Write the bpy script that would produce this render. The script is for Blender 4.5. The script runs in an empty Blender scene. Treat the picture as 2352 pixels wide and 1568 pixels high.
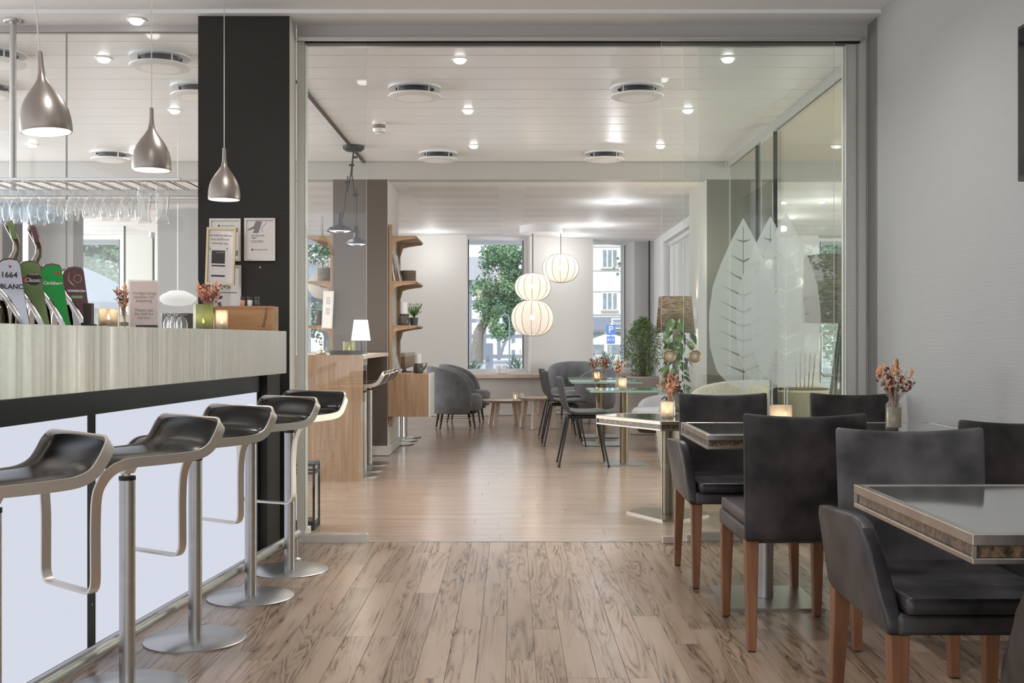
import bpy, bmesh, math, random
from mathutils import Vector, Matrix
R = math.radians; PI = math.pi
S = bpy.context.scene
C = S.collection
rnd = random.Random(7)

# ---------------------------------------------------------------- camera
F = 2500.0; CX = 1176.0; HY = 782.0; CH = 1.10
def X(px, d): return (px-CX)*d/F
def Z(py, d): return CH+(HY-py)*d/F
cam = bpy.data.cameras.new('camera'); camo = bpy.data.objects.new('camera', cam); C.objects.link(camo)
cam.sensor_width = 36; cam.lens = F/2352*36; cam.shift_y = -2/2352; cam.clip_end = 500
camo.location = (0, 0, CH); camo.rotation_euler = (R(90), 0, 0)
S.camera = camo
# ---------------------------------------------------------------- world
w = bpy.data.worlds.new('sky'); S.world = w; w.use_nodes = True
nt = w.node_tree; nt.nodes.clear()
wo = nt.nodes.new('ShaderNodeOutputWorld'); wb = nt.nodes.new('ShaderNodeBackground')
tc = nt.nodes.new('ShaderNodeTexCoord'); sx = nt.nodes.new('ShaderNodeSeparateXYZ'); cr = nt.nodes.new('ShaderNodeValToRGB')
nt.links.new(tc.outputs['Generated'], sx.inputs[0]); nt.links.new(sx.outputs['Z'], cr.inputs[0])
cr.color_ramp.elements[0].position = 0.0; cr.color_ramp.elements[0].color = (0.93, 0.96, 1, 1)
cr.color_ramp.elements[1].position = 0.6; cr.color_ramp.elements[1].color = (0.62, 0.76, 0.95, 1)
nt.links.new(cr.outputs[0], wb.inputs['Color']); wb.inputs['Strength'].default_value = 0.95
nt.links.new(wb.outputs[0], wo.inputs[0])
S.view_settings.view_transform = 'Standard'; S.view_settings.look = 'None'
S.view_settings.gamma = 1; S.view_settings.use_curve_mapping = False
S.view_settings.exposure = 0.68
S.cycles.max_bounces = 8; S.cycles.diffuse_bounces = 4; S.cycles.glossy_bounces = 4
S.cycles.transparent_max_bounces = 40; S.cycles.transmission_bounces = 6
S.cycles.sample_clamp_indirect = 4; S.cycles.caustics_reflective = False; S.cycles.caustics_refractive = False
S.cycles.use_denoising = True; S.cycles.blur_glossy = 0.5

def area_light(name, loc, rot, sx_, sy_, power, col=(1, .97, .93)):
    l = bpy.data.lights.new(name, 'AREA'); l.shape = 'RECTANGLE'; l.size = sx_; l.size_y = sy_; l.energy = power; l.color = col
    o = bpy.data.objects.new(name, l); C.objects.link(o); o.location = loc; o.rotation_euler = rot; return o
# unseen area lamps added at both sides to brighten the rear room
area_light('side_fill', (-7.8, 11.0, 1.6), (R(90), 0, R(-90)), 9.0, 2.5, 260, (.96, .98, 1))
area_light('side_fill', (7.0, 10.0, 1.6), (R(90), 0, R(90)), 7.0, 2.2, 190, (.96, .98, 1))
sun = bpy.data.lights.new('sun', 'SUN'); sun.energy = 1.7; sun.angle = R(2); suno = bpy.data.objects.new('sun', sun); C.objects.link(suno); suno.rotation_euler = (R(42), 0, R(-8))

# ---------------------------------------------------------------- helpers
def setp(o, label=None, cat=None, group=None, kind=None):
    if label: o['label'] = label
    if cat: o['category'] = cat
    if group: o['group'] = group
    if kind: o['kind'] = kind
    return o
def thing(name, label, cat, loc=(0, 0, 0), rz=0, group=None, kind=None):
    o = bpy.data.objects.new(name, None); C.objects.link(o); o.empty_display_size = .1
    o.location = loc; o.rotation_euler = (0, 0, rz)
    return setp(o, label, cat, group, kind)
class MB:
    def __init__(s): s.bm = bmesh.new(); s.mi = 0
    def _set(s, fs):
        for f in fs: f.material_index = s.mi
    def box(s, x0, x1, y0, y1, z0, z1, bev=0):
        vs = [s.bm.verts.new(p) for p in ((x0,y0,z0),(x1,y0,z0),(x1,y1,z0),(x0,y1,z0),(x0,y0,z1),(x1,y0,z1),(x1,y1,z1),(x0,y1,z1))]
        fs = [s.bm.faces.new([vs[i] for i in q]) for q in ((3,2,1,0),(4,5,6,7),(0,1,5,4),(1,2,6,5),(2,3,7,6),(3,0,4,7))]
        s._set(fs)
        if bev:
            es = list({e for f in fs for e in f.edges})
            r = bmesh.ops.bevel(s.bm, geom=es, offset=bev, segments=2, profile=.7, affect='EDGES')
            s._set(r['faces'])
        return fs
    def hexa(s, lo, hi):
        # lo, hi: four points each, counter-clockwise seen from above
        a = [s.bm.verts.new(p) for p in lo]; b = [s.bm.verts.new(p) for p in hi]
        n = len(a); fs = [s.bm.faces.new(a[::-1]), s.bm.faces.new(b)]
        for i in range(n): fs.append(s.bm.faces.new((a[i], a[(i+1) % n], b[(i+1) % n], b[i])))
        s._set(fs); return fs
    def prism(s, pts, z0, z1):
        return s.hexa([(p[0], p[1], z0) for p in pts], [(p[0], p[1], z1) for p in pts])
    def prism_x(s, pts, x0, x1):
        return s.hexa([(x0, p[0], p[1]) for p in pts], [(x1, p[0], p[1]) for p in pts])
    def prism_y(s, pts, y0, y1):
        return s.hexa([(p[0], y0, p[1]) for p in pts][::-1], [(p[0], y1, p[1]) for p in pts][::-1])
    def lathe(s, prof, n=24, c=(0, 0, 0), sx=1, sy=1, close=False):
        rings = []
        for r, z in prof:
            if r < 1e-5: rings.append([s.bm.verts.new((c[0], c[1], c[2]+z))])
            else: rings.append([s.bm.verts.new((c[0]+sx*r*math.cos(2*PI*i/n), c[1]+sy*r*math.sin(2*PI*i/n), c[2]+z)) for i in range(n)])
        fs = []
        for a, b in zip(rings, rings[1:]):
            for i in range(n):
                j = (i+1) % n
                if len(a) == 1 and len(b) == 1: continue
                if len(a) == 1: fs.append(s.bm.faces.new((a[0], b[j], b[i])))
                elif len(b) == 1: fs.append(s.bm.faces.new((a[i], a[j], b[0])))
                else: fs.append(s.bm.faces.new((a[i], a[j], b[j], b[i])))
        s._set(fs); return fs
    def cyl(s, x, y, z0, z1, r, n=20, r2=None):
        r2 = r if r2 is None else r2
        return s.lathe([(0, z0), (r, z0), (r2, z1), (0, z1)], n, (x, y, 0))
    def tube(s, pts, r, n=8, cap=True):
        pts = [Vector(p) for p in pts]; rs = r if isinstance(r, (list, tuple)) else [r]*len(pts)
        rings = []; up = None
        for i, p in enumerate(pts):
            t = (pts[min(i+1, len(pts)-1)]-pts[max(i-1, 0)]).normalized()
            if up is None:
                up = Vector((0, 0, 1)) if abs(t.z) < .9 else Vector((1, 0, 0))
            a = t.cross(up); a = a.normalized() if a.length > 1e-6 else t.orthogonal().normalized()
            b = a.cross(t).normalized(); up = b
            rings.append([s.bm.verts.new(p+a*rs[i]*math.cos(2*PI*k/n)+b*rs[i]*math.sin(2*PI*k/n)) for k in range(n)])
        fs = []
        for A, B in zip(rings, rings[1:]):
            for k in range(n): fs.append(s.bm.faces.new((A[k], A[(k+1) % n], B[(k+1) % n], B[k])))
        if cap:
            fs.append(s.bm.faces.new(rings[0][::-1])); fs.append(s.bm.faces.new(rings[-1]))
        s._set(fs); return fs
    def ribbon(s, pts, thin, wd, th, closed=False):
        # flat bar: thin[i] is the direction of its thin side
        pts = [Vector(p) for p in pts]; n = len(pts); rings = []
        for i, p in enumerate(pts):
            if closed: t = (pts[(i+1) % n]-pts[i-1]).normalized()
            else: t = (pts[min(i+1, n-1)]-pts[max(i-1, 0)]).normalized()
            u = Vector(thin[i]); u = (u-t*u.dot(t)).normalized(); v = t.cross(u)
            rings.append([s.bm.verts.new(p+u*a*th/2+v*b*wd/2) for a, b in ((1, 1), (-1, 1), (-1, -1), (1, -1))])
        fs = []
        rng = range(n) if closed else range(n-1)
        for i in rng:
            A, B = rings[i], rings[(i+1) % n]
            for k in range(4): fs.append(s.bm.faces.new((A[k], A[(k+1) % 4], B[(k+1) % 4], B[k])))
        if not closed: fs += [s.bm.faces.new(rings[0][::-1]), s.bm.faces.new(rings[-1])]
        s._set(fs); return fs
    def grid(s, fn, nu, nv):
        V = [[s.bm.verts.new(fn(i/nu, j/nv)) for j in range(nv+1)] for i in range(nu+1)]
        fs = [s.bm.faces.new((V[i][j], V[i+1][j], V[i+1][j+1], V[i][j+1])) for i in range(nu) for j in range(nv)]
        s._set(fs); return fs
    def quad(s, *ps):
        f = s.bm.faces.new([s.bm.verts.new(p) for p in ps]); s._set([f]); return f
    def mesh(s, name, mats, smooth=False, norm=True):
        if norm: bmesh.ops.recalc_face_normals(s.bm, faces=s.bm.faces)
        me = bpy.data.meshes.new(name); s.bm.to_mesh(me); s.bm.free()
        for m in (mats if isinstance(mats, (list, tuple)) else [mats]): me.materials.append(m)
        if smooth:
            me.shade_smooth()
            if smooth != 'all': me.set_sharp_from_angle(angle=R(40))
        return me
    def build(s, name, mats, parent=None, smooth=False, loc=None, rot=None, norm=True, **tags):
        o = bpy.data.objects.new(name, s.mesh(name, mats, smooth, norm)); C.objects.link(o)
        if parent: o.parent = parent
        if loc: o.location = loc
        if rot: o.rotation_euler = rot
        setp(o, **tags); return o
def smooth_path(P, n=3, closed=True):
    P = [Vector(p) for p in P]; N = len(P); out = []
    for i in range(N if closed else N-1):
        a, b_, c, d_ = (P[(i-1) % N], P[i], P[(i+1) % N], P[(i+2) % N]) if closed else (P[max(i-1, 0)], P[i], P[i+1], P[min(i+2, N-1)])
        for k in range(n):
            t = k/n; out.append(.5*((2*b_)+(c-a)*t+(2*a-5*b_+4*c-d_)*t*t+(3*b_-a-3*c+d_)*t**3))
    if not closed: out.append(P[-1])
    return out
def add_mod(o, kind, **kw):
    m = o.modifiers.new(kind.lower(), kind)
    for k, v in kw.items(): setattr(m, k, v)
    return o
def copy_tree(o, parent=None):
    c = o.copy(); C.objects.link(c)
    if parent: c.parent = parent
    for ch in list(o.children): copy_tree(ch, c)
    return c
def dup(o, loc, rz, label, group=None):
    c = copy_tree(o); c.location = loc; c.rotation_euler = (0, 0, rz); c['label'] = label
    if group: c['group'] = group
    return c
def text(body, size, m, parent, loc, rot=(R(90), 0, 0), name='lettering', ext=.0006, align='CENTER', shear=0, bold=0, sx=1):
    cu = bpy.data.curves.new('t', 'FONT'); cu.body = body; cu.size = size; cu.extrude = ext; cu.align_x = align; cu.align_y = 'CENTER'
    cu.shear = shear; cu.offset = bold; cu.resolution_u = 3
    t = bpy.data.objects.new('t', cu); C.objects.link(t)
    me = bpy.data.meshes.new_from_object(t.evaluated_get(bpy.context.evaluated_depsgraph_get()))
    bpy.data.objects.remove(t); bpy.data.curves.remove(cu)
    me.name = name; me.materials.clear(); me.materials.append(m)
    o = bpy.data.objects.new(name, me); C.objects.link(o); o.parent = parent; o.location = loc; o.rotation_euler = rot; o.scale = (sx, 1, 1)
    return o

# ---------------------------------------------------------------- materials
def nodes(name):
    m = bpy.data.materials.new(name); m.use_nodes = True; n = m.node_tree
    b = n.nodes['Principled BSDF']; return m, n, b
def rgb(c): return (c[0], c[1], c[2], 1)
def mat(name, col, rough=.5, metal=0, emit=None, es=1, bump=None, var=None, spec=None, trans=0, stretch=None, coat=0, sheen=0, coords='Object'):
    """bump=(scale, strength); var=(scale, amount, second colour)"""
    m, n, b = nodes(name); L = n.links.new
    b.inputs['Base Color'].default_value = rgb(col); b.inputs['Roughness'].default_value = rough; b.inputs['Metallic'].default_value = metal
    if spec is not None: b.inputs['Specular IOR Level'].default_value = spec
    if coat: b.inputs['Coat Weight'].default_value = coat; b.inputs['Coat Roughness'].default_value = .08
    if sheen: b.inputs['Sheen Weight'].default_value = sheen
    if emit: b.inputs['Emission Color'].default_value = rgb(emit); b.inputs['Emission Strength'].default_value = es
    if bump or var:
        t = n.nodes.new('ShaderNodeTexCoord'); mp = n.nodes.new('ShaderNodeMapping'); L(t.outputs[coords], mp.inputs[0])
        if stretch: mp.inputs['Scale'].default_value = stretch
    if var:
        q = n.nodes.new('ShaderNodeTexNoise'); q.inputs['Scale'].default_value = var[0]; q.inputs['Detail'].default_value = 5
        L(mp.outputs[0], q.inputs['Vector'])
        rp = n.nodes.new('ShaderNodeValToRGB'); L(q.outputs['Fac'], rp.inputs[0])
        rp.color_ramp.elements[0].position = .5-var[1]/2; rp.color_ramp.elements[1].position = .5+var[1]/2
        rp.color_ramp.elements[0].color = rgb(col); rp.color_ramp.elements[1].color = rgb(var[2])
        L(rp.outputs[0], b.inputs['Base Color'])
    if bump:
        q = n.nodes.new('ShaderNodeTexNoise'); q.inputs['Scale'].default_value = bump[0]; q.inputs['Detail'].default_value = 3
        L(mp.outputs[0], q.inputs['Vector'])
        u = n.nodes.new('ShaderNodeBump'); u.inputs['Strength'].default_value = bump[1]; u.inputs['Distance'].default_value = .01
        L(q.outputs['Fac'], u.inputs['Height']); L(u.outputs[0], b.inputs['Normal'])
    return m
def wood(name, c1, c2, rough=.4, axis='Z', scale=1.0, bumpy=.05, cont=1):
    m, n, b = nodes(name); L = n.links.new
    t = n.nodes.new('ShaderNodeTexCoord'); mp = n.nodes.new('ShaderNodeMapping'); L(t.outputs['Object'], mp.inputs[0])
    s = [26*scale]*3; s['XYZ'.index(axis)] = 1.6*scale; mp.inputs['Scale'].default_value = s
    oi = n.nodes.new('ShaderNodeObjectInfo'); ml = n.nodes.new('ShaderNodeMath'); ml.operation = 'MULTIPLY'; ml.inputs[1].default_value = 37
    L(oi.outputs['Random'], ml.inputs[0]); L(ml.outputs[0], mp.inputs['Location'])
    q = n.nodes.new('ShaderNodeTexNoise'); q.inputs['Scale'].default_value = 1; q.inputs['Detail'].default_value = 8; q.inputs['Distortion'].default_value = .6
    L(mp.outputs[0], q.inputs['Vector'])
    rp = n.nodes.new('ShaderNodeValToRGB'); L(q.outputs['Fac'], rp.inputs[0])
    rp.color_ramp.elements[0].position = .5-.18*cont; rp.color_ramp.elements[1].position = .5+.18*cont
    rp.color_ramp.elements[0].color = rgb(c2); rp.color_ramp.elements[1].color = rgb(c1)
    L(rp.outputs[0], b.inputs['Base Color']); b.inputs['Roughness'].default_value = rough
    u = n.nodes.new('ShaderNodeBump'); u.inputs['Strength'].default_value = bumpy; L(q.outputs['Fac'], u.inputs['Height']); L(u.outputs[0], b.inputs['Normal'])
    return m
def zebra_floor(name):
    m, n, b = nodes(name); L = n.links.new
    t = n.nodes.new('ShaderNodeTexCoord'); oi = n.nodes.new('ShaderNodeObjectInfo')
    cb = n.nodes.new('ShaderNodeVectorMath'); cb.operation = 'ADD'; sc = n.nodes.new('ShaderNodeVectorMath'); sc.operation = 'SCALE'
    cmb = n.nodes.new('ShaderNodeCombineXYZ'); 
    for k in range(2): L(oi.outputs['Random'], cmb.inputs[k])
    L(cmb.outputs[0], sc.inputs[0]); sc.inputs['Scale'].default_value = 41
    L(t.outputs['Object'], cb.inputs[0]); L(sc.outputs[0], cb.inputs[1])
    mp = n.nodes.new('ShaderNodeMapping'); L(cb.outputs[0], mp.inputs[0]); mp.inputs['Scale'].default_value = (8.5, .62, 1)
    nz = n.nodes.new('ShaderNodeTexNoise'); nz.inputs['Scale'].default_value = 1.0; nz.inputs['Detail'].default_value = 4; nz.inputs['Distortion'].default_value = .6
    L(mp.outputs[0], nz.inputs['Vector'])
    # contour lines of the noise read as the dark figure of the grain
    m1 = n.nodes.new('ShaderNodeMath'); m1.operation = 'MULTIPLY'; m1.inputs[1].default_value = 14; L(nz.outputs['Fac'], m1.inputs[0])
    m2 = n.nodes.new('ShaderNodeMath'); m2.operation = 'FRACT'; L(m1.outputs[0], m2.inputs[0])
    rp = n.nodes.new('ShaderNodeValToRGB'); L(m2.outputs[0], rp.inputs[0])
    e = rp.color_ramp.elements; e[0].position = 0; e[0].color = (.05, .026, .015, 1); e[1].position = .15; e[1].color = (.30, .205, .135, 1)
    a = e.new(.5); a.color = (.44, .31, .215, 1); a = e.new(.97); a.color = (.24, .15, .09, 1)
    rp2 = n.nodes.new('ShaderNodeValToRGB'); nz2 = n.nodes.new('ShaderNodeTexNoise'); nz2.inputs['Scale'].default_value = 1.4; nz2.inputs['Detail'].default_value = 6
    L(mp.outputs[0], nz2.inputs['Vector']); L(nz2.outputs['Fac'], rp2.inputs[0])
    rp2.color_ramp.elements[0].position = .40; rp2.color_ramp.elements[1].position = .56
    mx = n.nodes.new('ShaderNodeMix'); mx.data_type = 'RGBA'; L(rp2.outputs[0], mx.inputs[0])
    mx.inputs[6].default_value = (.45, .325, .23, 1); L(rp.outputs[0], mx.inputs[7])
    hv = n.nodes.new('ShaderNodeHueSaturation'); L(mx.outputs[2], hv.inputs['Color'])
    mr = n.nodes.new('ShaderNodeMapRange'); L(oi.outputs['Random'], mr.inputs[0]); mr.inputs[3].default_value = .76; mr.inputs[4].default_value = 1.0
    L(mr.outputs[0], hv.inputs['Value']); hv.inputs['Saturation'].default_value = 1.0
    L(hv.outputs[0], b.inputs['Base Color']); b.inputs['Roughness'].default_value = .27
    q = n.nodes.new('ShaderNodeTexNoise'); q.inputs['Scale'].default_value = 60; L(t.outputs['Object'], q.inputs['Vector'])
    u = n.nodes.new('ShaderNodeBump'); u.inputs['Strength'].default_value = .12; u.inputs['Distance'].default_value = .004; L(q.outputs['Fac'], u.inputs['Height']); L(u.outputs[0], b.inputs['Normal'])
    return m
def fabric(name, c1, c2, sc=(60, 60, 400), rough=.9, trans=0, es=0):
    m, n, b = nodes(name); L = n.links.new
    t = n.nodes.new('ShaderNodeTexCoord'); mp = n.nodes.new('ShaderNodeMapping'); L(t.outputs['Object'], mp.inputs[0]); mp.inputs['Scale'].default_value = sc
    q = n.nodes.new('ShaderNodeTexNoise'); q.inputs['Scale'].default_value = 1; q.inputs['Detail'].default_value = 4; L(mp.outputs[0], q.inputs['Vector'])
    rp = n.nodes.new('ShaderNodeValToRGB'); L(q.outputs['Fac'], rp.inputs[0]); rp.color_ramp.elements[0].position = .4; rp.color_ramp.elements[1].position = .6
    rp.color_ramp.elements[0].color = rgb(c1); rp.color_ramp.elements[1].color = rgb(c2); L(rp.outputs[0], b.inputs['Base Color'])
    b.inputs['Roughness'].default_value = rough
    u = n.nodes.new('ShaderNodeBump'); u.inputs['Strength'].default_value = .2; u.inputs['Distance'].default_value = .003; L(q.outputs['Fac'], u.inputs['Height']); L(u.outputs[0], b.inputs['Normal'])
    if trans:
        out = n.nodes['Material Output']; tr = n.nodes.new('ShaderNodeBsdfTranslucent'); L(rp.outputs[0], tr.inputs[0]); ms = n.nodes.new('ShaderNodeMixShader'); ms.inputs[0].default_value = trans
        L(b.outputs[0], ms.inputs[1]); L(tr.outputs[0], ms.inputs[2]); L(ms.outputs[0], out.inputs[0])
    return m
def pane(name, tint=(.96, .985, .975), f0=.04, gain=1.0, haze=0.0, hcol=(.9, .92, .92)):
    """clear sheet: see-through plus a mirror share that grows at grazing angles"""
    m, n, b = nodes(name); L = n.links.new; n.nodes.remove(b); out = n.nodes['Material Output']
    lw = n.nodes.new('ShaderNodeLayerWeight'); lw.inputs[0].default_value = .5
    p = n.nodes.new('ShaderNodeMath'); p.operation = 'POWER'; L(lw.outputs['Facing'], p.inputs[0]); p.inputs[1].default_value = 4.5
    a = n.nodes.new('ShaderNodeMath'); a.operation = 'MULTIPLY_ADD'; L(p.outputs[0], a.inputs[0]); a.inputs[1].default_value = .9*gain; a.inputs[2].default_value = f0; a.use_clamp = True
    tr = n.nodes.new('ShaderNodeBsdfTransparent'); tr.inputs[0].default_value = rgb(tint)
    gl = n.nodes.new('ShaderNodeBsdfGlossy'); gl.inputs['Roughness'].default_value = 0.0; gl.inputs[0].default_value = (1, 1, 1, 1)
    ms = n.nodes.new('ShaderNodeMixShader'); L(a.outputs[0], ms.inputs[0]); L(tr.outputs[0], ms.inputs[1]); L(gl.outputs[0], ms.inputs[2])
    last = ms
    if haze:
        df = n.nodes.new('ShaderNodeBsdfDiffuse'); df.inputs[0].default_value = rgb(hcol); tl = n.nodes.new('ShaderNodeBsdfTranslucent'); tl.inputs[0].default_value = rgb(hcol)
        mm = n.nodes.new('ShaderNodeMixShader'); mm.inputs[0].default_value = .5; L(df.outputs[0], mm.inputs[1]); L(tl.outputs[0], mm.inputs[2])
        m3 = n.nodes.new('ShaderNodeMixShader'); m3.inputs[0].default_value = haze; L(ms.outputs[0], m3.inputs[1]); L(mm.outputs[0], m3.inputs[2]); last = m3
    L(last.outputs[0], out.inputs[0]); return m
def emis(name, col, s):
    m, n, b = nodes(name); n.nodes.remove(b); e = n.nodes.new('ShaderNodeEmission'); e.inputs[0].default_value = rgb(col); e.inputs[1].default_value = s
    n.links.new(e.outputs[0], n.nodes['Material Output'].inputs[0]); return m
def wallpaper(name, col, line=380, strength=.35):
    m, n, b = nodes(name); L = n.links.new
    t = n.nodes.new('ShaderNodeTexCoord'); mp = n.nodes.new('ShaderNodeMapping'); L(t.outputs['Object'], mp.inputs[0]); mp.inputs['Scale'].default_value = (6, 6, line)
    q = n.nodes.new('ShaderNodeTexNoise'); q.inputs['Scale'].default_value = 1; q.inputs['Detail'].default_value = 3; L(mp.outputs[0], q.inputs['Vector'])
    u = n.nodes.new('ShaderNodeBump'); u.inputs['Strength'].default_value = strength; u.inputs['Distance'].default_value = .004; L(q.outputs['Fac'], u.inputs['Height']); L(u.outputs[0], b.inputs['Normal'])
    b.inputs['Base Color'].default_value = rgb(col); b.inputs['Roughness'].default_value = .7; return m
M = {}
M['wall'] = mat('wall_paint', (.69, .675, .64), .75, bump=(90, .04))
M['wall_white'] = mat('white_paint', (.80, .79, .78), .6, bump=(60, .03))
M['paper'] = wallpaper('ribbed_wallpaper', (.45, .447, .432))
M['paper_low'] = wallpaper('ribbed_wallpaper_low', (.45, .41, .35), 130, .9)
M['paper_shaded'] = wallpaper('shaded_grey_wallpaper', (.21, .205, .19))  # shade on the wall return put into a darker grey
M['paper_grey'] = wallpaper('speckled_wallpaper', (.66, .65, .60), 90, .3)
M['pillar'] = wallpaper('dark_brown_wallcovering', (.018, .015, .011), 160, .35)
M['taupe'] = mat('taupe_paint', (.125, .10, .083), .6, bump=(80, .05))
M['olive'] = mat('olive_grey_paint', (.15, .145, .115), .6, bump=(80, .05))
M['greyblue'] = mat('grey_rear_wall', (.40, .40, .395), .7, bump=(60, .03))
M['ceil'] = mat('ceiling_paint', (.87, .885, .90), .6, bump=(40, .02))
M['ceil_metal'] = mat('lacquered_ceiling_metal', (.87, .90, .93), .28, 0, bump=(3, .02), stretch=(1, 4, 1))
M['ceil_gap'] = mat('ceiling_gap', (.07, .07, .068), .8, bump=(20, .1))
M['soffit'] = mat('painted_beam', (.50, .49, .47), .6, bump=(70, .03))
M['zebra'] = zebra_floor('zebra_laminate')
M['laminate'] = wood('pale_laminate', (.47, .355, .275), (.31, .215, .155), .20, 'X', 1.1, .02, 1.3)
M['steel_dark'] = mat('dark_champagne_steel', (.17, .14, .10), .38, 1, bump=(30, .02))
M['steel'] = mat('brushed_steel', (.50, .49, .47), .34, 1, bump=(4, .02), stretch=(1, 1, 8), var=(3, .5, (.56, .55, .53)))
M['steel_h'] = mat('brushed_steel_sheet', (.78, .73, .69), .27, 1, bump=(2.2, .6), stretch=(1, 3, .12), var=(1.2, .6, (.86, .83, .81)))  # vertical streak highlights put into the tone, along with the wavy bump
M['nickel'] = mat('satin_nickel', (.74, .68, .61), .40, 1, bump=(60, .02))
M['tap_black'] = mat('tap_casing_black', (.012, .012, .014), .35, spec=.3, bump=(20, .02))
M['chrome'] = mat('chrome', (.22, .18, .14), .07, 1, bump=(9, .35))
M['alu'] = mat('aluminium_rail', (.62, .62, .61), .3, 1, bump=(50, .02))
M['brass'] = mat('champagne_metal', (.50, .38, .24), .3, 1, bump=(50, .03))
M['black'] = mat('black_lacquer', (.018, .018, .018), .45, bump=(60, .03))
M['darkband'] = mat('charcoal_band', (.03, .031, .033), .5, bump=(40, .05))
M['black_gloss'] = mat('gloss_black_leather', (.008, .0075, .006), .20, spec=.45, bump=(5, .05))
M['leather'] = mat('worn_black_leather', (.009, .008, .008), .5, var=(5, .25, (.055, .047, .046)), bump=(14, .25), spec=.35)
M['leather_grey'] = mat('faded_black_leather', (.028, .026, .027), .5, var=(5, .28, (.13, .122, .124)), bump=(14, .25), spec=.4)
M['leather_seat'] = mat('worn_seat_leather', (.012, .011, .012), .36, var=(6, .32, (.070, .065, .067)), bump=(7, .7), spec=.5)
M['leather_plum'] = mat('aubergine_leather', (.07, .058, .06), .5, var=(6, .4, (.11, .09, .092)), bump=(16, .15))
M['leg'] = wood('stained_beech', (.33, .15, .075), (.20, .085, .042), .38, 'Z', 1.2)
M['oak'] = wood('oak_veneer', (.50, .33, .205), (.37, .225, .13), .5, 'Z', 1.2)
M['oak_h'] = wood('oak_edge', (.46, .30, .185), (.34, .21, .12), .5, 'X', 1.0)
M['oak_pale'] = wood('whitened_oak', (.70, .59, .49), (.60, .48, .38), .5, 'X', .8)
M['crate'] = wood('pine_crate', (.50, .27, .115), (.36, .17, .06), .5, 'X', 1.0, .1, .8)
M['white_lac'] = mat('white_lacquer', (.82, .82, .82), .3, bump=(60, .02))
M['skirting'] = mat('white_skirting', (.76, .74, .72), .4, bump=(50, .02))
M['glass'] = pane('clear_glass', (.975, .988, .982), .035)
M['glass_tint'] = pane('grey_green_glass', (.86, .87, .82), .03, .4)
M['glass_edge'] = mat('glass_edge', (.55, .60, .57), .2, emit=None, bump=(5, .02))
M['glass_green'] = pane('green_glass_top', (.70, .86, .80), .09, 1.0, .10, (.6, .85, .75))
M['glass_edge_green'] = mat('green_glass_edge', (.35, .55, .47), .15, bump=(5, .02))
M['window_glass'] = pane('window_glass', (.98, .99, .99), .03, .8)
M['drink_glass'] = pane('stemware_glass', (.985, .985, .98), .06, 2.2, .05, (.95, .96, .98))
M['drink_blue'] = pane('bluish_stemware_glass', (.965, .98, .988), .06, 1.8, .05, (.85, .93, 1))
M['film'] = pane('etched_film', (.97, .98, .97), .0, 0, .60, (.92, .95, .94))
M['table_glass'] = mat('dark_reflecting_tabletop', (.085, .09, .08), .05, .0, spec=1.0, coat=1)
M['inlay'] = mat('bark_inlay', (.035, .022, .014), .35, var=(80, .25, (.22, .14, .08)), bump=(30, .5), coat=.6)
M['acryl'] = mat('clear_edge_band', (.56, .43, .34), .18, .3, var=(6, .5, (.30, .20, .14)), bump=(10, .1))
M['bronze_col'] = mat('bronze_column', (.27, .21, .135), .34, 1, bump=(40, .02))
M['rim_dark'] = mat('champagne_rim', (.34, .30, .24), .32, 1, bump=(20, .05))
M['rim'] = mat('worn_steel_rim', (.58, .54, .48), .3, 1, var=(14, .3, (.50, .45, .40)), bump=(20, .05))
M['bronze'] = mat('pendant_bronze', (.33, .285, .25), .36, .75, bump=(120, .04))
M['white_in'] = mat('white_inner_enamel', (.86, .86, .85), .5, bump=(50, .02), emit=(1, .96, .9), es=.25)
M['bulb'] = emis('lamp_glow', (1, .95, .88), 14)
M['down'] = emis('downlight_lens', (1, .98, .95), 4.5)
M['panel_light'] = emis('backlit_panel', (.84, .88, 1.0), .50)
M['lampwhite'] = emis('lit_lamp_shade', (1, .97, .92), 1.6)
M['flame'] = emis('candle_flame', (1, .85, .6), 10)
M['balloon'] = fabric('stretched_lamp_fabric', (.86, .80, .73), (.90, .85, .79), (30, 30, 30), .8, .5)
n_ = M['balloon'].node_tree; o_ = n_.nodes['Material Output']; src = o_.inputs[0].links[0].from_socket
tp_ = n_.nodes.new('ShaderNodeBsdfTransparent'); mx_ = n_.nodes.new('ShaderNodeMixShader'); mx_.inputs[0].default_value = .22
n_.links.new(src, mx_.inputs[1]); n_.links.new(tp_.outputs[0], mx_.inputs[2]); n_.links.new(mx_.outputs[0], o_.inputs[0])
M['rib'] = mat('lamp_rib', (.20, .17, .15), .6, bump=(50, .05))
M['shade'] = fabric('coarse_brown_lampshade', (.07, .05, .03), (.30, .23, .14), (14, 14, 170), .95, .25)
M['grey_fab'] = mat('grey_velvet', (.115, .118, .125), .8, sheen=.4, var=(9, .5, (.20, .205, .215)), bump=(200, .1))
M['grey_light'] = mat('pale_grey_upholstery', (.50, .50, .53), .85, var=(6, .5, (.62, .62, .65)), bump=(150, .1))
M['shell'] = mat('dark_grey_shell', (.065, .067, .073), .45, bump=(60, .04))
M['shell_pad'] = mat('taupe_pad', (.22, .19, .165), .5, bump=(30, .1), var=(5, .5, (.33, .30, .27)))
M['stone'] = mat('stone_planter', (.52, .47, .43), .8, bump=(50, .2), var=(60, .4, (.46, .41, .37)))
M['stone_w'] = mat('pale_terrazzo', (.60, .56, .47), .7, bump=(50, .2), var=(90, .4, (.45, .40, .31)))
M['soil'] = mat('bark_mulch', (.05, .03, .02), .9, var=(60, .4, (.14, .06, .04)), bump=(60, 1))
M['leaf'] = mat('leaf_green', (.08, .17, .04), .45, var=(12, .4, (.16, .27, .07)), bump=(20, .1))
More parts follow.
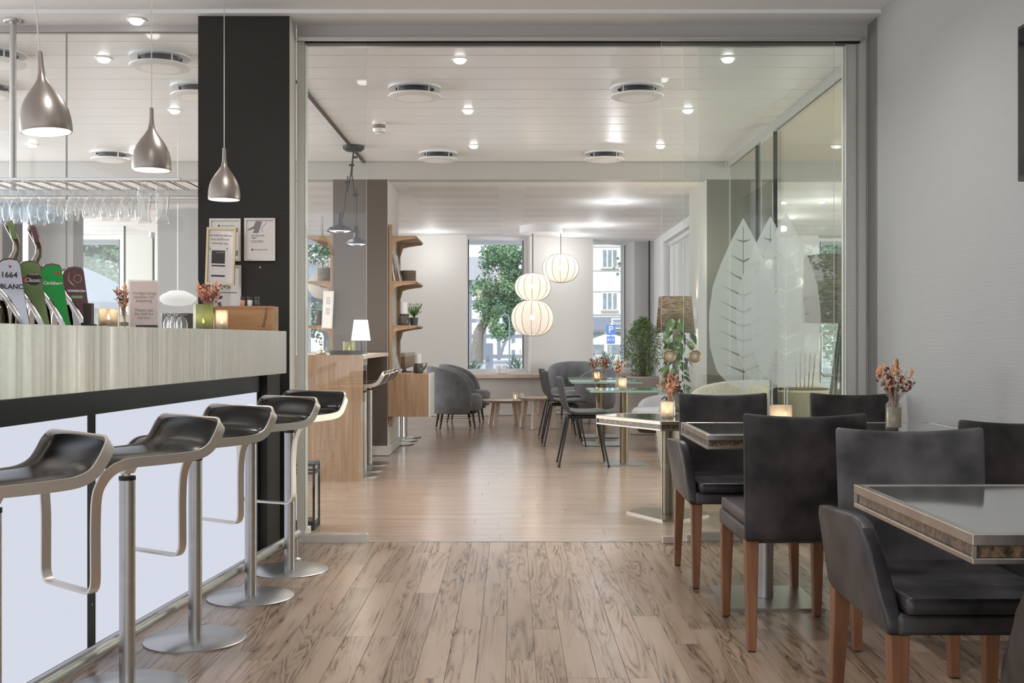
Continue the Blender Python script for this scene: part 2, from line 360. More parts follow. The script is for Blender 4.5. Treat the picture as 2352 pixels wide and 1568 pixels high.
M['leaf2'] = mat('heart_leaf_green', (.03, .09, .02), .32, var=(5, .4, (.16, .27, .05)), bump=(20, .1))
M['leaf_out'] = mat('outdoor_leaf', (.07, .16, .09), .6, var=(.8, .4, (.26, .40, .20)), bump=(20, .1))
M['leaf_pale'] = mat('oleander_leaf', (.26, .36, .27), .5, var=(3, .5, (.42, .50, .40)), bump=(20, .1))
M['bark'] = mat('bark', (.20, .17, .14), .9, bump=(20, .5), var=(10, .5, (.32, .29, .25)))
M['orange'] = mat('dried_orange', (.70, .30, .14), .8, bump=(40, .3), var=(20, .5, (.82, .47, .30)))
M['plum'] = mat('dried_plum', (.09, .03, .035), .8, bump=(40, .3), var=(20, .5, (.20, .07, .06)))
M['cream'] = mat('dried_cream', (.66, .55, .44), .8, bump=(40, .3), var=(20, .5, (.78, .70, .60)))
M['brass_seed'] = mat('brown_seed_head', (.36, .17, .07), .85, bump=(80, .5))
M['pink'] = mat('dried_pink', (.72, .34, .25), .8, bump=(40, .3))
M['vase'] = pane('vase_glass', (.93, .92, .89), .05, 1.6, .10, (.75, .70, .62))
M['sand'] = mat('sand_fill', (.50, .42, .32), .9, bump=(90, .6), var=(80, .4, (.62, .54, .44)))
M['votive'] = pane('smoked_votive_glass', (.70, .62, .52), .05, .6, .40, (.70, .66, .60))
M['votive_green'] = pane('olive_votive_glass', (.52, .54, .32), .05, .6, .45, (.33, .35, .22))
M['wax'] = mat('candle_wax', (.85, .82, .76), .5, bump=(40, .05))
M['paperw'] = mat('printed_paper', (.80, .74, .70), .6, bump=(60, .02))
M['frame_silver'] = mat('champagne_picture_frame', (.60, .55, .48), .35, .6, bump=(60, .05))
M['ink'] = mat('ink', (.05, .045, .045), .7, bump=(60, .02))
M['inkgrey'] = mat('grey_ink', (.25, .23, .23), .7, bump=(60, .02))
M['dark_brown'] = mat('dark_brown_plastic', (.05, .035, .025), .45, bump=(60, .03))
M['screen'] = mat('dark_screen', (.01, .01, .012), .08, bump=(30, .01))
M['jar'] = mat('brown_glazed_jar', (.035, .03, .025), .2, var=(24, .4, (.12, .105, .085)), bump=(30, .4))
M['basket'] = wood('woven_fibre', (.32, .26, .19), (.16, .125, .09), .8, 'X', 1.5, .4)
M['magazine'] = mat('magazine_cover', (.08, .08, .085), .4, var=(14, .3, (.5, .5, .5)), bump=(30, .02))
M['candle_w'] = mat('white_pillar_candle', (.80, .79, .80), .5, bump=(30, .04))

def struct(name, mb, m, label=None, parent=None, smooth=False):
    return mb.build(name, m, parent, smooth, kind='structure', label=label)

# ================================================================ SETTING
FX0, FX1, PY = -4.2, 1.94, 5.94
b = MB(); b.box(FX0, FX1+.3, -3.0, 5.95, -.06, -.005)
floor = struct('floor', b, M['zebra'], 'brown figured wood laminate floor of the bar room')
PW = .1
pm = {}
def plank_mesh(L):
    k = round(L, 2)
    if k not in pm:
        q = MB(); q.box(-PW/2+.0006, PW/2-.0006, -L/2+.0006, L/2-.0006, -.0049, 0, .0008); pm[k] = q.mesh('plank', M['zebra'])
    return pm[k]
for i in range(34):
    x = -1.47+i*PW
    y = 2.55-rnd.choice([0, .2, .4, .6, .7])
    ymin = max(2.5, abs(x)/.475-.2)
    while y < 5.95:
        L = rnd.choice([.6, .8, .9, 1.0]); y1 = min(y+L, 5.945)
        if y1-y < .08: break
        if y1 > ymin:
            o = bpy.data.objects.new('plank', plank_mesh(y1-y)); C.objects.link(o); o.location = (x, (y+y1)/2, 0); o.parent = floor
        y = y1
b = MB(); b.box(-8.5, 8.5, 5.97, 17.6, -.06, -.005)
floor2 = struct('floor', b, M['laminate'], 'pale laminate floor of the lounge room beyond the glass')
pm2 = {}
for j in range(20):
    y = 5.975+j*.19; x = -1.9-rnd.random()*.9
    while x < 2.1:
        L = 1.28; k = round(min(x+L, 2.6)-x, 2)
        if k not in pm2:
            q = MB(); q.box(-k/2+.0006, k/2-.0006, -.0944, .0944, -.0049, 0, .0008); pm2[k] = q.mesh('plank', M['laminate'])
        o = bpy.data.objects.new('plank', pm2[k]); C.objects.link(o); o.location = (x+k/2, y+.095, 0); o.parent = floor2
        x += L
b = MB(); b.box(-1.13, 1.93, 5.945, 5.972, -.02, .003)
struct('trim_1', b, M['steel'], 'thin steel threshold strip between the two floors')
# ceilings
HC = 2.82
b = MB(); b.box(FX0, FX1+.3, -3.0, 5.72, HC+.02, HC+.12)
struct('ceiling', b, M['ceil'], 'white ceiling of the bar room')
b = MB(); b.box(FX0, FX1+.3, 5.72, 5.96, HC, HC+.12)
struct('trim_2', b, M['ceil'], 'shallow lowered ceiling strip before the glass partition')
b = MB(); b.box(-1.174, 1.94, PY, 6.03, 2.752, HC)
struct('beam', b, M['soffit'], 'grey header beam above the sliding glass doors')
b = MB(); b.box(FX0, -1.664, PY, 6.0, 2.787, HC)
struct('beam', b, M['soffit'], 'slim header above the glass behind the bar')
b = MB(); b.box(-8.5, 2.12, 5.97, 10.45, HC+.031, HC+.1)
ceil2 = struct('ceiling', b, M['ceil_gap'], 'metal plank ceiling of the lounge room')
for k in range(16):
    y1 = 6.563+.2985*(k-1); y0 = y1-.2985
    y0 = max(y0, 5.98)
    y1 = min(y1, 10.45)
    if y1-y0 < .05: continue
    q = MB(); q.box(-8.4, 2.07, y0+.006, y1-.006, HC, HC+.03, .004)
    q.build('ceiling_panel', M['ceil_metal'], ceil2)
b = MB(); b.box(2.12, 8.5, 5.97, 10.45, HC, HC+.1)
struct('ceiling', b, mat('cream_ceiling', (.62, .58, .50), .6, bump=(40, .02)), 'cream ceiling of the side room behind the glass')
ZL = 2.647
b = MB(); b.box(-8.5, 8.5, 10.45, 10.62, ZL, HC+.1)
struct('beam', b, M['soffit'], 'painted drop beam where the rear ceiling steps down')
def tile_ceiling():
    m, n, bs = nodes('perforated_ceiling_board'); L = n.links.new
    t = n.nodes.new('ShaderNodeTexCoord'); br = n.nodes.new('ShaderNodeTexBrick'); L(t.outputs['Object'], br.inputs['Vector'])
    br.offset = 0; br.inputs['Scale'].default_value = 1; br.inputs['Mortar Size'].default_value = .14; br.inputs['Brick Width'].default_value = 1.2; br.inputs['Row Height'].default_value = .6
    br.inputs['Mortar Smooth'].default_value = 0
    br.inputs['Color1'].default_value = (.85, .84, .84, 1); br.inputs['Color2'].default_value = (.84, .83, .83, 1); br.inputs['Mortar'].default_value = (.90, .90, .90, 1)
    L(br.outputs[0], bs.inputs['Base Color']); bs.inputs['Roughness'].default_value = .6
    return m
b = MB(); b.box(-8.5, 8.5, 10.62, 17.6, ZL, ZL+.1)
struct('ceiling', b, tile_ceiling(), 'lower perforated board ceiling over the lounge')
# front room walls
b = MB(); b.box(FX1, FX1+.2, -3.0, 5.78, .69, HC+.1)
struct('wall_right', b, M['paper'], 'pale grey ribbed wallpaper wall beside the dining tables')
b = MB(); b.box(FX1+.004, FX1+.2, -3.0, 5.78, 0, .685)
struct('wall_right', b, M['paper_low'], 'coarser ribbed dado below the grey wallpaper')
b = MB(); b.box(FX1, FX1+.2, 5.78, 5.94, 0, HC+.1)
struct('trim_3', b, M['paper_shaded'], 'darker grey wall strip beside the glass partition')
b = MB(); b.box(1.832, 1.885, 5.96, 6.05, 0, 2.752); b.box(1.889, 1.936, 5.95, 6.06, 0, 2.752)
struct('trim_4', b, M['paper_grey'], 'textured grey door jamb on the wall side')
b = MB(); b.box(1.8855, 1.8885, 5.945, 5.96, 0, 2.75); b.box(1.9365, 1.9395, 5.94, 5.96, 0, 2.75)
struct('trim_5', b, M['alu'], 'two thin bright metal edge strips on the jamb')
b = MB(); b.box(-1.174, -1.131, PY, 6.03, 0, 2.752)
struct('trim_6', b, M['paper_grey'], 'textured grey door jamb beside the dark pillar')
b = MB(); b.box(-1.664, -1.179, 5.77, 5.94, 0, HC)
pil = struct('pillar', b, [M['pillar'], M['paper_grey']], 'dark brown pillar with framed notices at the end of the bar')
for p in pil.data.polygons:
    if p.normal.x > .9: p.material_index = 1
b = MB(); b.box(-1.178, -1.13, 5.93, 6.12, 0, .06)
struct('baseboard_left', b, M['skirting'], 'short white skirting at the foot of the dark pillar')
# rear columns
b = MB(); b.box(-1.718, -1.195, 10.45, 11.45, 0, ZL)
c1 = struct('column', b, [M['taupe'], M['wall']], 'taupe column carrying the oak shelves')
for p in c1.data.polygons:
    if p.normal.x > .9: p.material_index = 1
b = MB(); b.box(-1.19, -1.18, 10.44, 11.46, 0, .09); b.box(-1.718, -1.18, 10.43, 10.45, 0, .09)
struct('baseboard_left', b, M['skirting'], 'white skirting round the taupe column')
b = MB(); b.box(1.87, 2.5, 10.45, 11.48, 0, ZL)
c2 = struct('column', b, [M['olive'], M['wall']], 'olive grey column behind the etched leaves')
for p in c2.data.polygons:
    if p.normal.x < -.9: p.material_index = 1
b = MB(); b.box(-6.2, -5.62, 12.0, 12.5, 0, ZL)
struct('column', b, M['taupe'], 'brown column beyond the beer taps')
b = MB(); b.box(-5.6, -5.08, 12.6, 12.9, 0, ZL)
struct('wall_divider', b, M['greyblue'], 'pale wall panel beyond the beer taps')
b = MB(); b.box(-4.2, -3.72, 12.9, 13.1, 0, ZL)
struct('wall_divider', b, M['greyblue'], 'grey wall panel behind the open glass door')
# window wall, gently faceted
def wallseg(name, p, q, z0, z1, th=.3, m='wall', label=None):
    p = Vector(p); q = Vector(q); t = (q-p).normalized(); n = Vector((-t.y, t.x))*th
    b = MB(); b.prism([(p.x, p.y), (q.x, q.y), (q.x+n.x, q.y+n.y), (p.x+n.x, p.y+n.y)], z0, z1)
    return struct(name, b, M[m], label)
SILL = .61
YW = 15.93
W1 = ((X(1070, 15.93), 15.93), (X(1219, 16.18), 16.18))
W2 = ((X(1361, 16.58), 16.58), (X(1458, 17.0), 17.0))
wins = [(X(140, YW), X(277, YW)), (X(433, YW), X(560, YW)), (X(690, YW), X(850, YW))]
xs = -8.5
for a, c in wins:
    wallseg('wall_back', (xs, YW), (a, YW), 0, ZL); wallseg('wall_back', (a, YW), (c, YW), 0, SILL-.15); xs = c
wallseg('wall_back', (xs, YW), W1[0], 0, ZL, label='pale wall beside the lounge chairs')
wallseg('wall_back', W1[0], W1[1], 0, SILL); wallseg('wall_back', W1[1], W2[0], 0, ZL, label='pale wall between the two street windows')
wallseg('wall_back', W2[0], W2[1], 0, SILL); wallseg('wall_back', W2[1], (2.2, 17.25), 0, ZL, m='wall_white')
def sill_bar():
    b = MB(); pts = [(X(1000, 15.85), YW-.05), (W1[0][0], YW-.05), (W1[1][0], 16.13), (W2[0][0], 16.53), (2.15, 17.1)]
    prof = [(-.05, -.03), (.04, -.03), (.04, .02), (-.02, .035), (-.05, .02)]
    rings = []
    for p in pts: rings.append([b.bm.verts.new((p[0], p[1]+a, SILL-.03+z)) for a, z in prof])
    for A, B in zip(rings, rings[1:]):
        for k in range(5): b.bm.faces.new((A[k], A[(k+1) % 5], B[(k+1) % 5], B[k]))
    b.bm.faces.new(rings[0]); b.bm.faces.new(rings[-1])
    struct('window_sill', b, M['oak_pale'], 'long pale wooden sill under the street windows')
sill_bar()
nwin = [0]
def window(p, q, z0, z1, fw=.07, inset=.16, label=None, mull=()):
    nwin[0] += 1
    p = Vector(p); q = Vector(q); t = (q-p).normalized(); L = (q-p).length; ang = math.atan2(t.y, t.x)
    e = bpy.data.objects.new('window_%d' % nwin[0], None); C.objects.link(e); e.location = (p.x, p.y, 0); e.rotation_euler = (0, 0, ang)
    setp(e, label or 'tall white framed street window', None, None, 'structure')
    b = MB(); y0, y1 = inset, inset+.07
    b.box(0, fw, y0, y1, z0, z1); b.box(L-fw, L, y0, y1, z0, z1); b.box(fw, L-fw, y0, y1, z0, z0+fw); b.box(fw, L-fw, y0, y1, z1-.05, z1)
    for u in mull: b.box(u*L-.02, u*L+.02, y0, y1, z0+fw, z1-.05)
    b.build('window_frame', M['white_lac'], e)
    b = MB(); b.box(0, .012, 0, .29, z0, z1); b.box(L-.012, L, 0, .29, z0, z1); b.box(0, L, 0, .3, z0-.0, z0+.012)
    b.build('reveal', M['wall_white'], e)
    b = MB(); b.box(fw, fw+.012, y0-.006, y0, z0+fw, z1-.05); b.box(L-fw-.012, L-fw, y0-.006, y0, z0+fw, z1-.05)
    b.build('seal', M['black'], e)
    b = MB(); b.box(fw, L-fw, y0+.03, y0+.036, z0+fw, z1-.05); b.build('pane', M['window_glass'], e)
    return e
window(W1[0], W1[1], SILL, ZL, label='street window framing the leafy tree')
window(W2[0], W2[1], SILL, ZL, label='street window showing the cream house')
for (a, c), lb in zip(wins, ('window with parasol beyond the beer taps', 'window edge beside the dark pillar', 'window behind the oak reception block')):
    window((a, YW), (c, YW), SILL-.15, ZL, label=lb)
# side wall at right of lounge with its window
b = MB(); b.box(2.2, 2.4, 15.85, 17.5, 0, ZL); b.box(2.2, 2.4, 11.48, 13.5, 0, ZL); b.box(2.2, 2.4, 13.5, 15.85, 0, .6); b.box(2.2, 2.4, 13.5, 15.85, 2.53, ZL)
struct('wall_side', b, M['wall_white'], 'white side wall of the lounge')
window((2.2, 15.85), (2.2, 13.5), .6, 2.53, inset=.08, label='side window behind the brown lampshade')
b = MB(); b.cyl(2.13, 16.9, SILL, ZL, .012, 8)
struct('trim_7', b, M['black'], 'thin dark pipe in the window corner')
wallseg('wall_back', (2.4, 16.0), (4.5, 16.0), 0, ZL, m='wall_white'); wallseg('wall_back', (4.5, 16.0), (5.7, 16.0), 0, .4); wallseg('wall_back', (5.7, 16.0), (8.5, 16.0), 0, ZL)
window((4.5, 16.0), (5.7, 16.0), .4, 2.62, label='window of the side room above the big lampshade')
b = MB(); b.box(-1.1, 2.2, YW-.04, YW, 0, .07)
b = MB(); pts = [(X(850, 15.85), YW), (W1[0][0], YW), (W1[1][0], 16.18), (W2[0][0], 16.58), (2.2, 17.2)]
for p, q in zip(pts, pts[1:]): b.prism([(p[0], p[1]-.03), (q[0], q[1]-.03), (q[0], q[1]), (p[0], p[1])], 0, .07)
struct('baseboard_back', b, M['skirting'], 'pale skirting along the window wall')
# ================================================================ GLASS PARTITIONS
def glass_pane(name, x0, x1, y, z0, z1, label, cat=None, th=.010, m='glass', kind=None, parent=None):
    b = MB(); b.box(x0, x1, y, y+th, z0, z1)
    o = b.build(name, [M[m], M['glass_edge']], parent, label=label, cat=cat, kind=kind)
    for p in o.data.polygons:
        if abs(p.normal.y) < .5: p.material_index = 1
    return o
glass_pane('glass_partition', -1.131, X(842, PY), PY, .045, 2.735, 'fixed glass panel beside the dark pillar', kind='structure')
b = MB(); b.box(-1.131, X(845, PY), PY-.02, PY+.03, 0, .045)
struct('trim_8', b, M['nickel'], 'metal shoe under the fixed glass panel')
b = MB(); b.box(X(1610, PY), 1.832, PY+.05, PY+.1, 0, .045)
struct('trim_9', b, M['nickel'], 'metal shoe under the etched glass panel')
b = MB(); b.box(-1.17, 1.90, 5.925, 5.94, 2.735, 2.752); b.box(-1.17, 1.90, 5.91, 5.92, 2.728, 2.745); b.box(-1.131, 1.93, 5.99, 6.02, 2.72, 2.752)
struct('trim_10', b, M['alu'], 'slim double sliding track under the header')
b = MB(); b.box(-1.131, 1.90, 5.942, 5.985, 2.722, 2.75)
struct('trim_11', b, M['black'], 'dark groove of the sliding track')
glass_pane('glass_partition', -4.2, X(149, PY)-.003, PY+.02, 0, 2.787, 'fixed glass left of the joint above the bar', kind='structure')
glass_pane('glass_partition', X(149, PY)+.003, -1.664, PY+.02, 0, 2.787, 'fixed glass beside the dark pillar above the bar', kind='structure')
b = MB(); b.box(X(149, PY)-.0018, X(149, PY)+.0018, PY+.0195, PY+.0305, 0, 2.787)
struct('trim_12', b, M['greyblue'], 'thin vertical joint between the bar glass panes')

def etched_leaf(parent, cxp, y, apex, wid=80, hgt=400):
    """leaf of frosted film with clear slits for its veins"""
    sc = PY/F; cx = X(cxp, PY); zt = Z(apex, PY); H = hgt*sc; W = wid*sc
    KN = [(0, 0), (.07, .19), (.14, .37), (.27, .66), (.40, .89), (.54, .985), (.63, 1), (.755, .965), (.886, .78), (.956, .48), (.985, .25), (1, 0)]
    def wd(t):      # half width; t 0 at apex .. 1 at foot
        t = min(max(t, 0), 1)
        for (a, u), (c, v) in zip(KN, KN[1:]):
            if t <= c: return W*(u+(v-u)*(t-a)/(c-a))
        return 0
    b = MB(); bm = b.bm
    veins = [.145, .26, .365, .46, .555, .64, .725, .815, .90]; g = .013
    ts = []; prev = 0.0
    for t in veins:
        n = max(1, int((t-prev)/.02))
        ts += [(prev+(t-prev)*k/n, 0) for k in range(n)]+[(t, 1)]
        prev = t
    n = 5; ts += [(prev+(1-prev)*k/n, 0) for k in range(0, n+1)]
    # a vein is a wedge: its two edges meet towards the rim
    ns = 12; send = 9
    for side in (-1, 1):
        V = []
        for i, (t, f) in enumerate(ts):
            r = []
            for j in range(ns+1):
                s = j/ns
                k = min(1, t/.2)*(1 if t < .93 else (1-t)/.07)
                tt = t-.105*s*(wd(t)/W)*k
                if f: tt -= g*max(0, 1-j/send)
                tt = max(tt, 0)
                x = max(s*wd(tt), .0022 if .05 < t < .99 else 0)
                r.append(bm.verts.new((cx+side*x, y, zt-tt*H)))
            V.append(r)
        for i in range(len(ts)-1):
            for j in range(ns):
                if ts[i][1] and j < send: continue
                try: bm.faces.new((V[i][j], V[i+1][j], V[i+1][j+1], V[i][j+1]))
                except ValueError: pass
    for q in (-.011, .004):   # stalk, two strips
        b.box(cx+q, cx+q+.007, y-.0004, y, Z(960, PY), zt-H*.985)
    bmesh.ops.remove_doubles(bm, verts=bm.verts, dist=.0004)
    return b.build('etched_leaf', M['film'], parent, norm=False)
def cup_handle(parent, px, y, py=818):
    b = MB(); b.lathe([(0, 0), (.026, 0), (.033, -.006), (.036, 0), (.036, .012), (0, .012)], 28)
    o = b.build('recessed_handle', M['brass'], parent, smooth=True); o.location = (X(px, y), y-.002, Z(py, y)); o.rotation_euler = (R(90), 0, 0); o.rotation_euler = (R(-90), 0, 0)
    b = MB(); b.lathe([(0, -.004), (.012, -.004), (.013, 0)], 20); o2 = b.build('handle_cup', M['nickel'], parent, smooth=True); o2.location = (X(px, y), y-.002, Z(py, y)); o2.rotation_euler = (R(-90), 0, 0)
for k, (p0, p1, yy, leafx, ap, hp, lb) in enumerate([
        (1517, 1912, 5.905, 1801, 490, 1538, 'foremost sliding glass door with round champagne pull'),
        (1571, 1947, 5.955, 1771, 495, 1596, 'middle sliding glass door with round champagne pull'),
        (1610, 1947, 6.005, 1713, 497, None, 'rearmost fixed glass sheet with an etched leaf')]):
    d = bpy.data.objects.new('door_%d' % (k+1), None); C.objects.link(d); setp(d, lb, None, None, 'structure')
    glass_pane('pane', X(p0, PY), X(p1, PY) if k == 0 else 1.832, yy, .02 if k < 2 else .045, 2.735, None, parent=d)
    etched_leaf(d, leafx, yy-.0015, ap)
    if hp:
        cup_handle(d, hp, yy)
        b = MB(); b.box(X(hp, PY)-.045, X(hp, PY)+.02, yy-.012, yy+.022, 0, .04, .004); b.build('floor_guide', M['nickel'], d)
# side glass wall at x=2.08
b = MB(); b.box(2.06, 2.12, 6.03, 10.45, 2.758, HC)
struct('beam', b, M['soffit'], 'header above the side glass wall')
for y0, y1, lb in ((6.06, 8.60, 'side glass panel nearest the jamb'), (9.10, 10.42, 'side glass panel next to the olive column')):
    b = MB(); b.box(2.08, 2.09, y0, y1, 0, 2.758); o = b.build('glass_partition', [M['glass_tint'], M['glass_edge']], label=lb, kind='structure')
    for p in o.data.polygons:
        if abs(p.normal.x) < .5: p.material_index = 1
b = MB(); b.box(2.06, 2.068, 8.55, 9.15, 0.02, 2.72); o = b.build('pane', [M['glass_tint'], M['glass_edge']])
d = bpy.data.objects.new('door_4', None); C.objects.link(d); setp(d, 'tinted glass door with bow handle in the side glass wall', None, None, 'structure'); o.parent = d
b = MB(); b.box(2.05, 2.08, 8.53, 8.55, 0, 2.74); b.box(2.05, 2.08, 9.15, 9.17, 0, 2.74); b.build('door_edge', M['black'], d)
hx = 2.0; hy = 7.05
b = MB(); b.tube([(2.075, hy, Z(765, hy)), (hx+.02, hy, Z(765, hy)), (hx, hy, Z(770, hy)), (hx, hy, Z(855, hy)), (hx+.02, hy, Z(862, hy)), (2.075, hy, Z(862, hy))], .010, 10)
b.build('bow_handle', M['steel'], d, smooth=True)

# ================================================================ BAR
E = (-1.1396, 5.5); BA = -math.atan(.1076)
bar = thing('bar_counter', 'steel fronted bar counter with a backlit white front', 'bar counter', (E[0], E[1], 0), BA)
def bar_pt(lx, ly):   # bar-local to world
    return (E[0]+lx*math.cos(BA)-ly*math.sin(BA), E[1]+lx*math.sin(BA)+ly*math.cos(BA))
b = MB(); b.box(-.025, 0, -4.6, 0, .935, 1.148, .002); b.build('fascia', M['steel_h'], bar)
b = MB(); b.box(-.50, -.025, -.025, 0, .935, 1.148); b.build('end_fascia', M['steel_h'], bar)
b = MB(); b.box(-.50, -.025, -4.6, -.025, 1.118, 1.146); b.build('worktop', M['steel_h'], bar)
b = MB(); b.box(-.30, -.135, -4.6, .0, .842, .936); b.build('dark_band', M['darkband'], bar)
b = MB(); b.box(-.30, -.13, -4.6, .0, 0, .035); b.build('plinth', M['black'], bar)
b = MB(); b.box(-.50, -.10, .0, .20, 0, .935); b.build('end_panel', M['pillar'], bar)
ys = [-.03, -1.73, -3.43, -4.6]
for i in range(3):
    y1 = ys[i]-(.0 if i == 0 else .025); y0 = ys[i+1]+.025
    b = MB(); b.box(-.165, -.145, y0, y1, .035, .842); b.build('light_panel', M['panel_light'], bar)
for y in ys[1:3]+[-.015]:
    hw = .025 if y < -1 else .015
    b = MB(); b.box(-.17, -.140, y-hw, y+hw, .035, .842); s_ = b.build('joint_strip', M['black'], bar)
    if y < -1:
        for z in (.18, .44, .70):
            b = MB(); b.lathe([(0, .002), (.004, .0), (.004, -.002)], 10); q = b.build('screw', M['steel'], s_); q.location = (-.139, y, z); q.rotation_euler = (0, R(90), 0)
# foot rail
rail = thing('foot_rail', 'long steel foot rail along the bar front', 'foot rail', (E[0], E[1], 0), BA)
RX = .052
b = MB(); b.tube([(RX, .02, .12), (RX, -4.6, .12)], .022, 16); b.build('rail_tube', M['steel'], rail, smooth=True)
for y in (-.02, -1.27, -2.52):
    b = MB(); b.cyl(RX, y, .004, .11, .013, 14); b.lathe([(0, .0), (.032, .0), (.032, .004), (.018, .010), (.014, .012)], 20, (RX, y, 0)); b.build('rail_support', M['steel'], rail, smooth=True)

# ---------------- bar stool
def make_stool(label, rest=True):
    st = thing('bar_stool', label, 'stool')
    b = MB(); b.lathe([(0, 0), (.185, 0), (.185, .005), (.180, .008), (.03, .009), (0, .009)], 48); b.build('base', M['steel'], st, smooth=True)
    b = MB(); b.cyl(0, 0, .009, .660, .0245, 24); b.build('pole', M['steel'], st, smooth=True)
    b = MB(); b.cyl(0, 0, .660, .672, .026, 24); b.build('collar', M['black'], st, smooth=True)
    b = MB(); b.lathe([(.010, .672), (.010, .680), (.022, .682), (.036, .712), (.045, .716), (.045, .722)], 20); b.box(-.06, .06, -.045, .045, .7165, .724)
    b.build('seat_bracket', M['nickel'], st, smooth=True)
    # side profile of the flat bar: back lip -> seat -> front bend -> drop -> foot bar
    side = [(-.222, .815), (-.207, .788), (-.185, .760), (-.150, .743), (-.10, .737), (0, .735), (.07, .735), (.115, .731), (.152, .714), (.178, .682), (.190, .640), (.190, .56), (.190, .46), (.190, .40)]
    def hw(i): return .178 if i < 8 else .178-.030*min(1, (i-7)/4)
    pts, thin = [], []
    # back crossing
    for k in range(-4, 5):
        u = k/4; yy = u*.150
        pts.append((-.232-.006*(1-u*u), yy, .838)); thin.append((-1, 0, .5))
    pts.append((-.231, .168, .832)); thin.append((-.6, .7, .3))
    for i, (x, z) in enumerate(side): pts.append((x, hw(i), z)); thin.append((0, 1, 0))
    w2 = hw(13)
    pts.append((.190, w2-.004, .378)); thin.append((0, .9, -.4)); pts.append((.190, w2-.016, .362)); thin.append((0, .5, -.8)); 
    for k in range(4, -5, -1): pts.append((.190, (w2-.035)*k/4, .355)); thin.append((0, 0, -1))
    pts.append((.190, -w2+.016, .362)); thin.append((0, -.5, -.8)); pts.append((.190, -w2+.004, .378)); thin.append((0, -.9, -.4))
    for i, (x, z) in reversed(list(enumerate(side))): pts.append((x, -hw(i), z)); thin.append((0, -1, 0))
    pts.append((-.231, -.168, .832)); thin.append((-.6, -.7, .3))
    b = MB(); b.ribbon(smooth_path(pts), smooth_path(thin), .030, .008, True); b.build('frame', M['nickel'], st, smooth=True)
    sp = [(-.232, .842), (-.222, .815), (-.207, .790), (-.185, .764), (-.150, .749), (-.10, .744), (0, .743), (.08, .743), (.120, .739), (.145, .730), (.158, .720)]
    sp = [tuple(v)[::2] for v in smooth_path([(a, 0, c) for a, c in sp], 3, False)]
    def seat(u, v):
        f = u*(len(sp)-1); i = min(int(f), len(sp)-2); t = f-i
        x = sp[i][0]*(1-t)+sp[i+1][0]*t; z = sp[i][1]*(1-t)+sp[i+1][1]*t
        s = (v-.5)*2; e = 1-abs(s)**6
        wdt = .171*(1-.12*max(0, 1-u*7)**2-.05*max(0, u*6-5))
        return (x, s*wdt, z+.010*e)
    b = MB(); b.grid(seat, 44, 16); o = b.build('seat', M['black_gloss'], st, smooth='all')
    add_mod(o, 'SOLIDIFY', thickness=.014, offset=-1)
    return st
gst = 'aluminium bar stools along the bar'
st0 = make_stool('nearest black leather bar stool, its pole outside the picture at the left edge')
st0.location = (-1.33, 2.78, 0); st0.rotation_euler = (0, 0, R(228)); st0['group'] = gst
for (x, y, a, lb) in ((-1.216, 3.44, 230, 'bar stool whose seat is seen whole with its bracket, second from the camera'),
                      (-1.166, 4.006, 238, 'middle black leather bar stool of the five at the bar'),
                      (-1.121, 4.669, 236, 'fourth bar stool from the camera, before the last one at the bar'),
                      (-1.065, 5.21, 248, 'farthest black leather bar stool, beside the dark pillar')):
    dup(st0, (x, y, 0), R(a), lb, gst)
# stools at the high counters in the lounge
gs2 = 'black seated bar stools at the oak high counter'
for (x, y, lb) in ((-1.26, 8.87, 'lounge bar stool tight behind the oak reception block'), (-1.26, 9.27, 'middle one of the three stools at the oak high counter'), (-1.27, 9.72, 'lounge bar stool nearest the taupe column')):
    dup(st0, (x, y, 0), R(180), lb, gs2)
gs3 = 'bar stools beyond the wall cabinet'
for (x, y, lb) in ((-1.23, 11.60, 'bar stool base showing just past the column and cabinet, nearest one'), (-1.23, 12.0, 'bar stool base past the cabinet, middle one'), (-1.22, 12.42, 'bar stool base past the cabinet, farthest one')):
    dup(st0, (x, y, 0), R(180), lb, gs3)

# ---------------- pendants above the bar
def pendant(px, ybot, d, label, tilt=0):
    x = X(px, d); zb = Z(ybot, d)
    t = thing('pendant_lamp', label, 'lamp', (x, d, zb), 0, 'bronze pendants above the bar'); t.rotation_euler = (0, R(tilt), 0)
    k = .08/.083
    prof = [(.078, 0), (.080, .004), (.0805, .02), (.079, .045), (.073, .075), (.062, .102), (.046, .128), (.028, .152), (.016, .172), (.011, .195), (.0095, .22), (.0085, .262), (.004, .266), (0, .266)]
    b = MB(); b.lathe([(r*k, z*k) for r, z in prof], 40); b.build('shade', M['bronze'], t, smooth=True)
    b = MB(); b.lathe([(max(r-.003, 0)*k, z*k+.0005) for r, z in prof[:9]]+[(0, .165)], 40); b.build('shade_lining', M['white_in'], t, smooth=True)
    b = MB(); b.lathe([(0, .03), (.018, .036), (.024, .055), (.016, .08), (.012, .11), (0, .11)], 16); b.build('bulb', M['bulb'], t, smooth=True)
    b = MB(); b.cyl(0, 0, .255, HC+.02-zb, .0022, 8); b.build('cord', M['frame_silver'], t)
pendant(107, 304, 3.42, 'bronze pendant hanging nearest, slightly tilted', -5)
pendant(348, 391, 4.44, 'middle bronze pendant over the bar')
pendant(515, 459, 5.33, 'bronze pendant in front of the dark pillar')

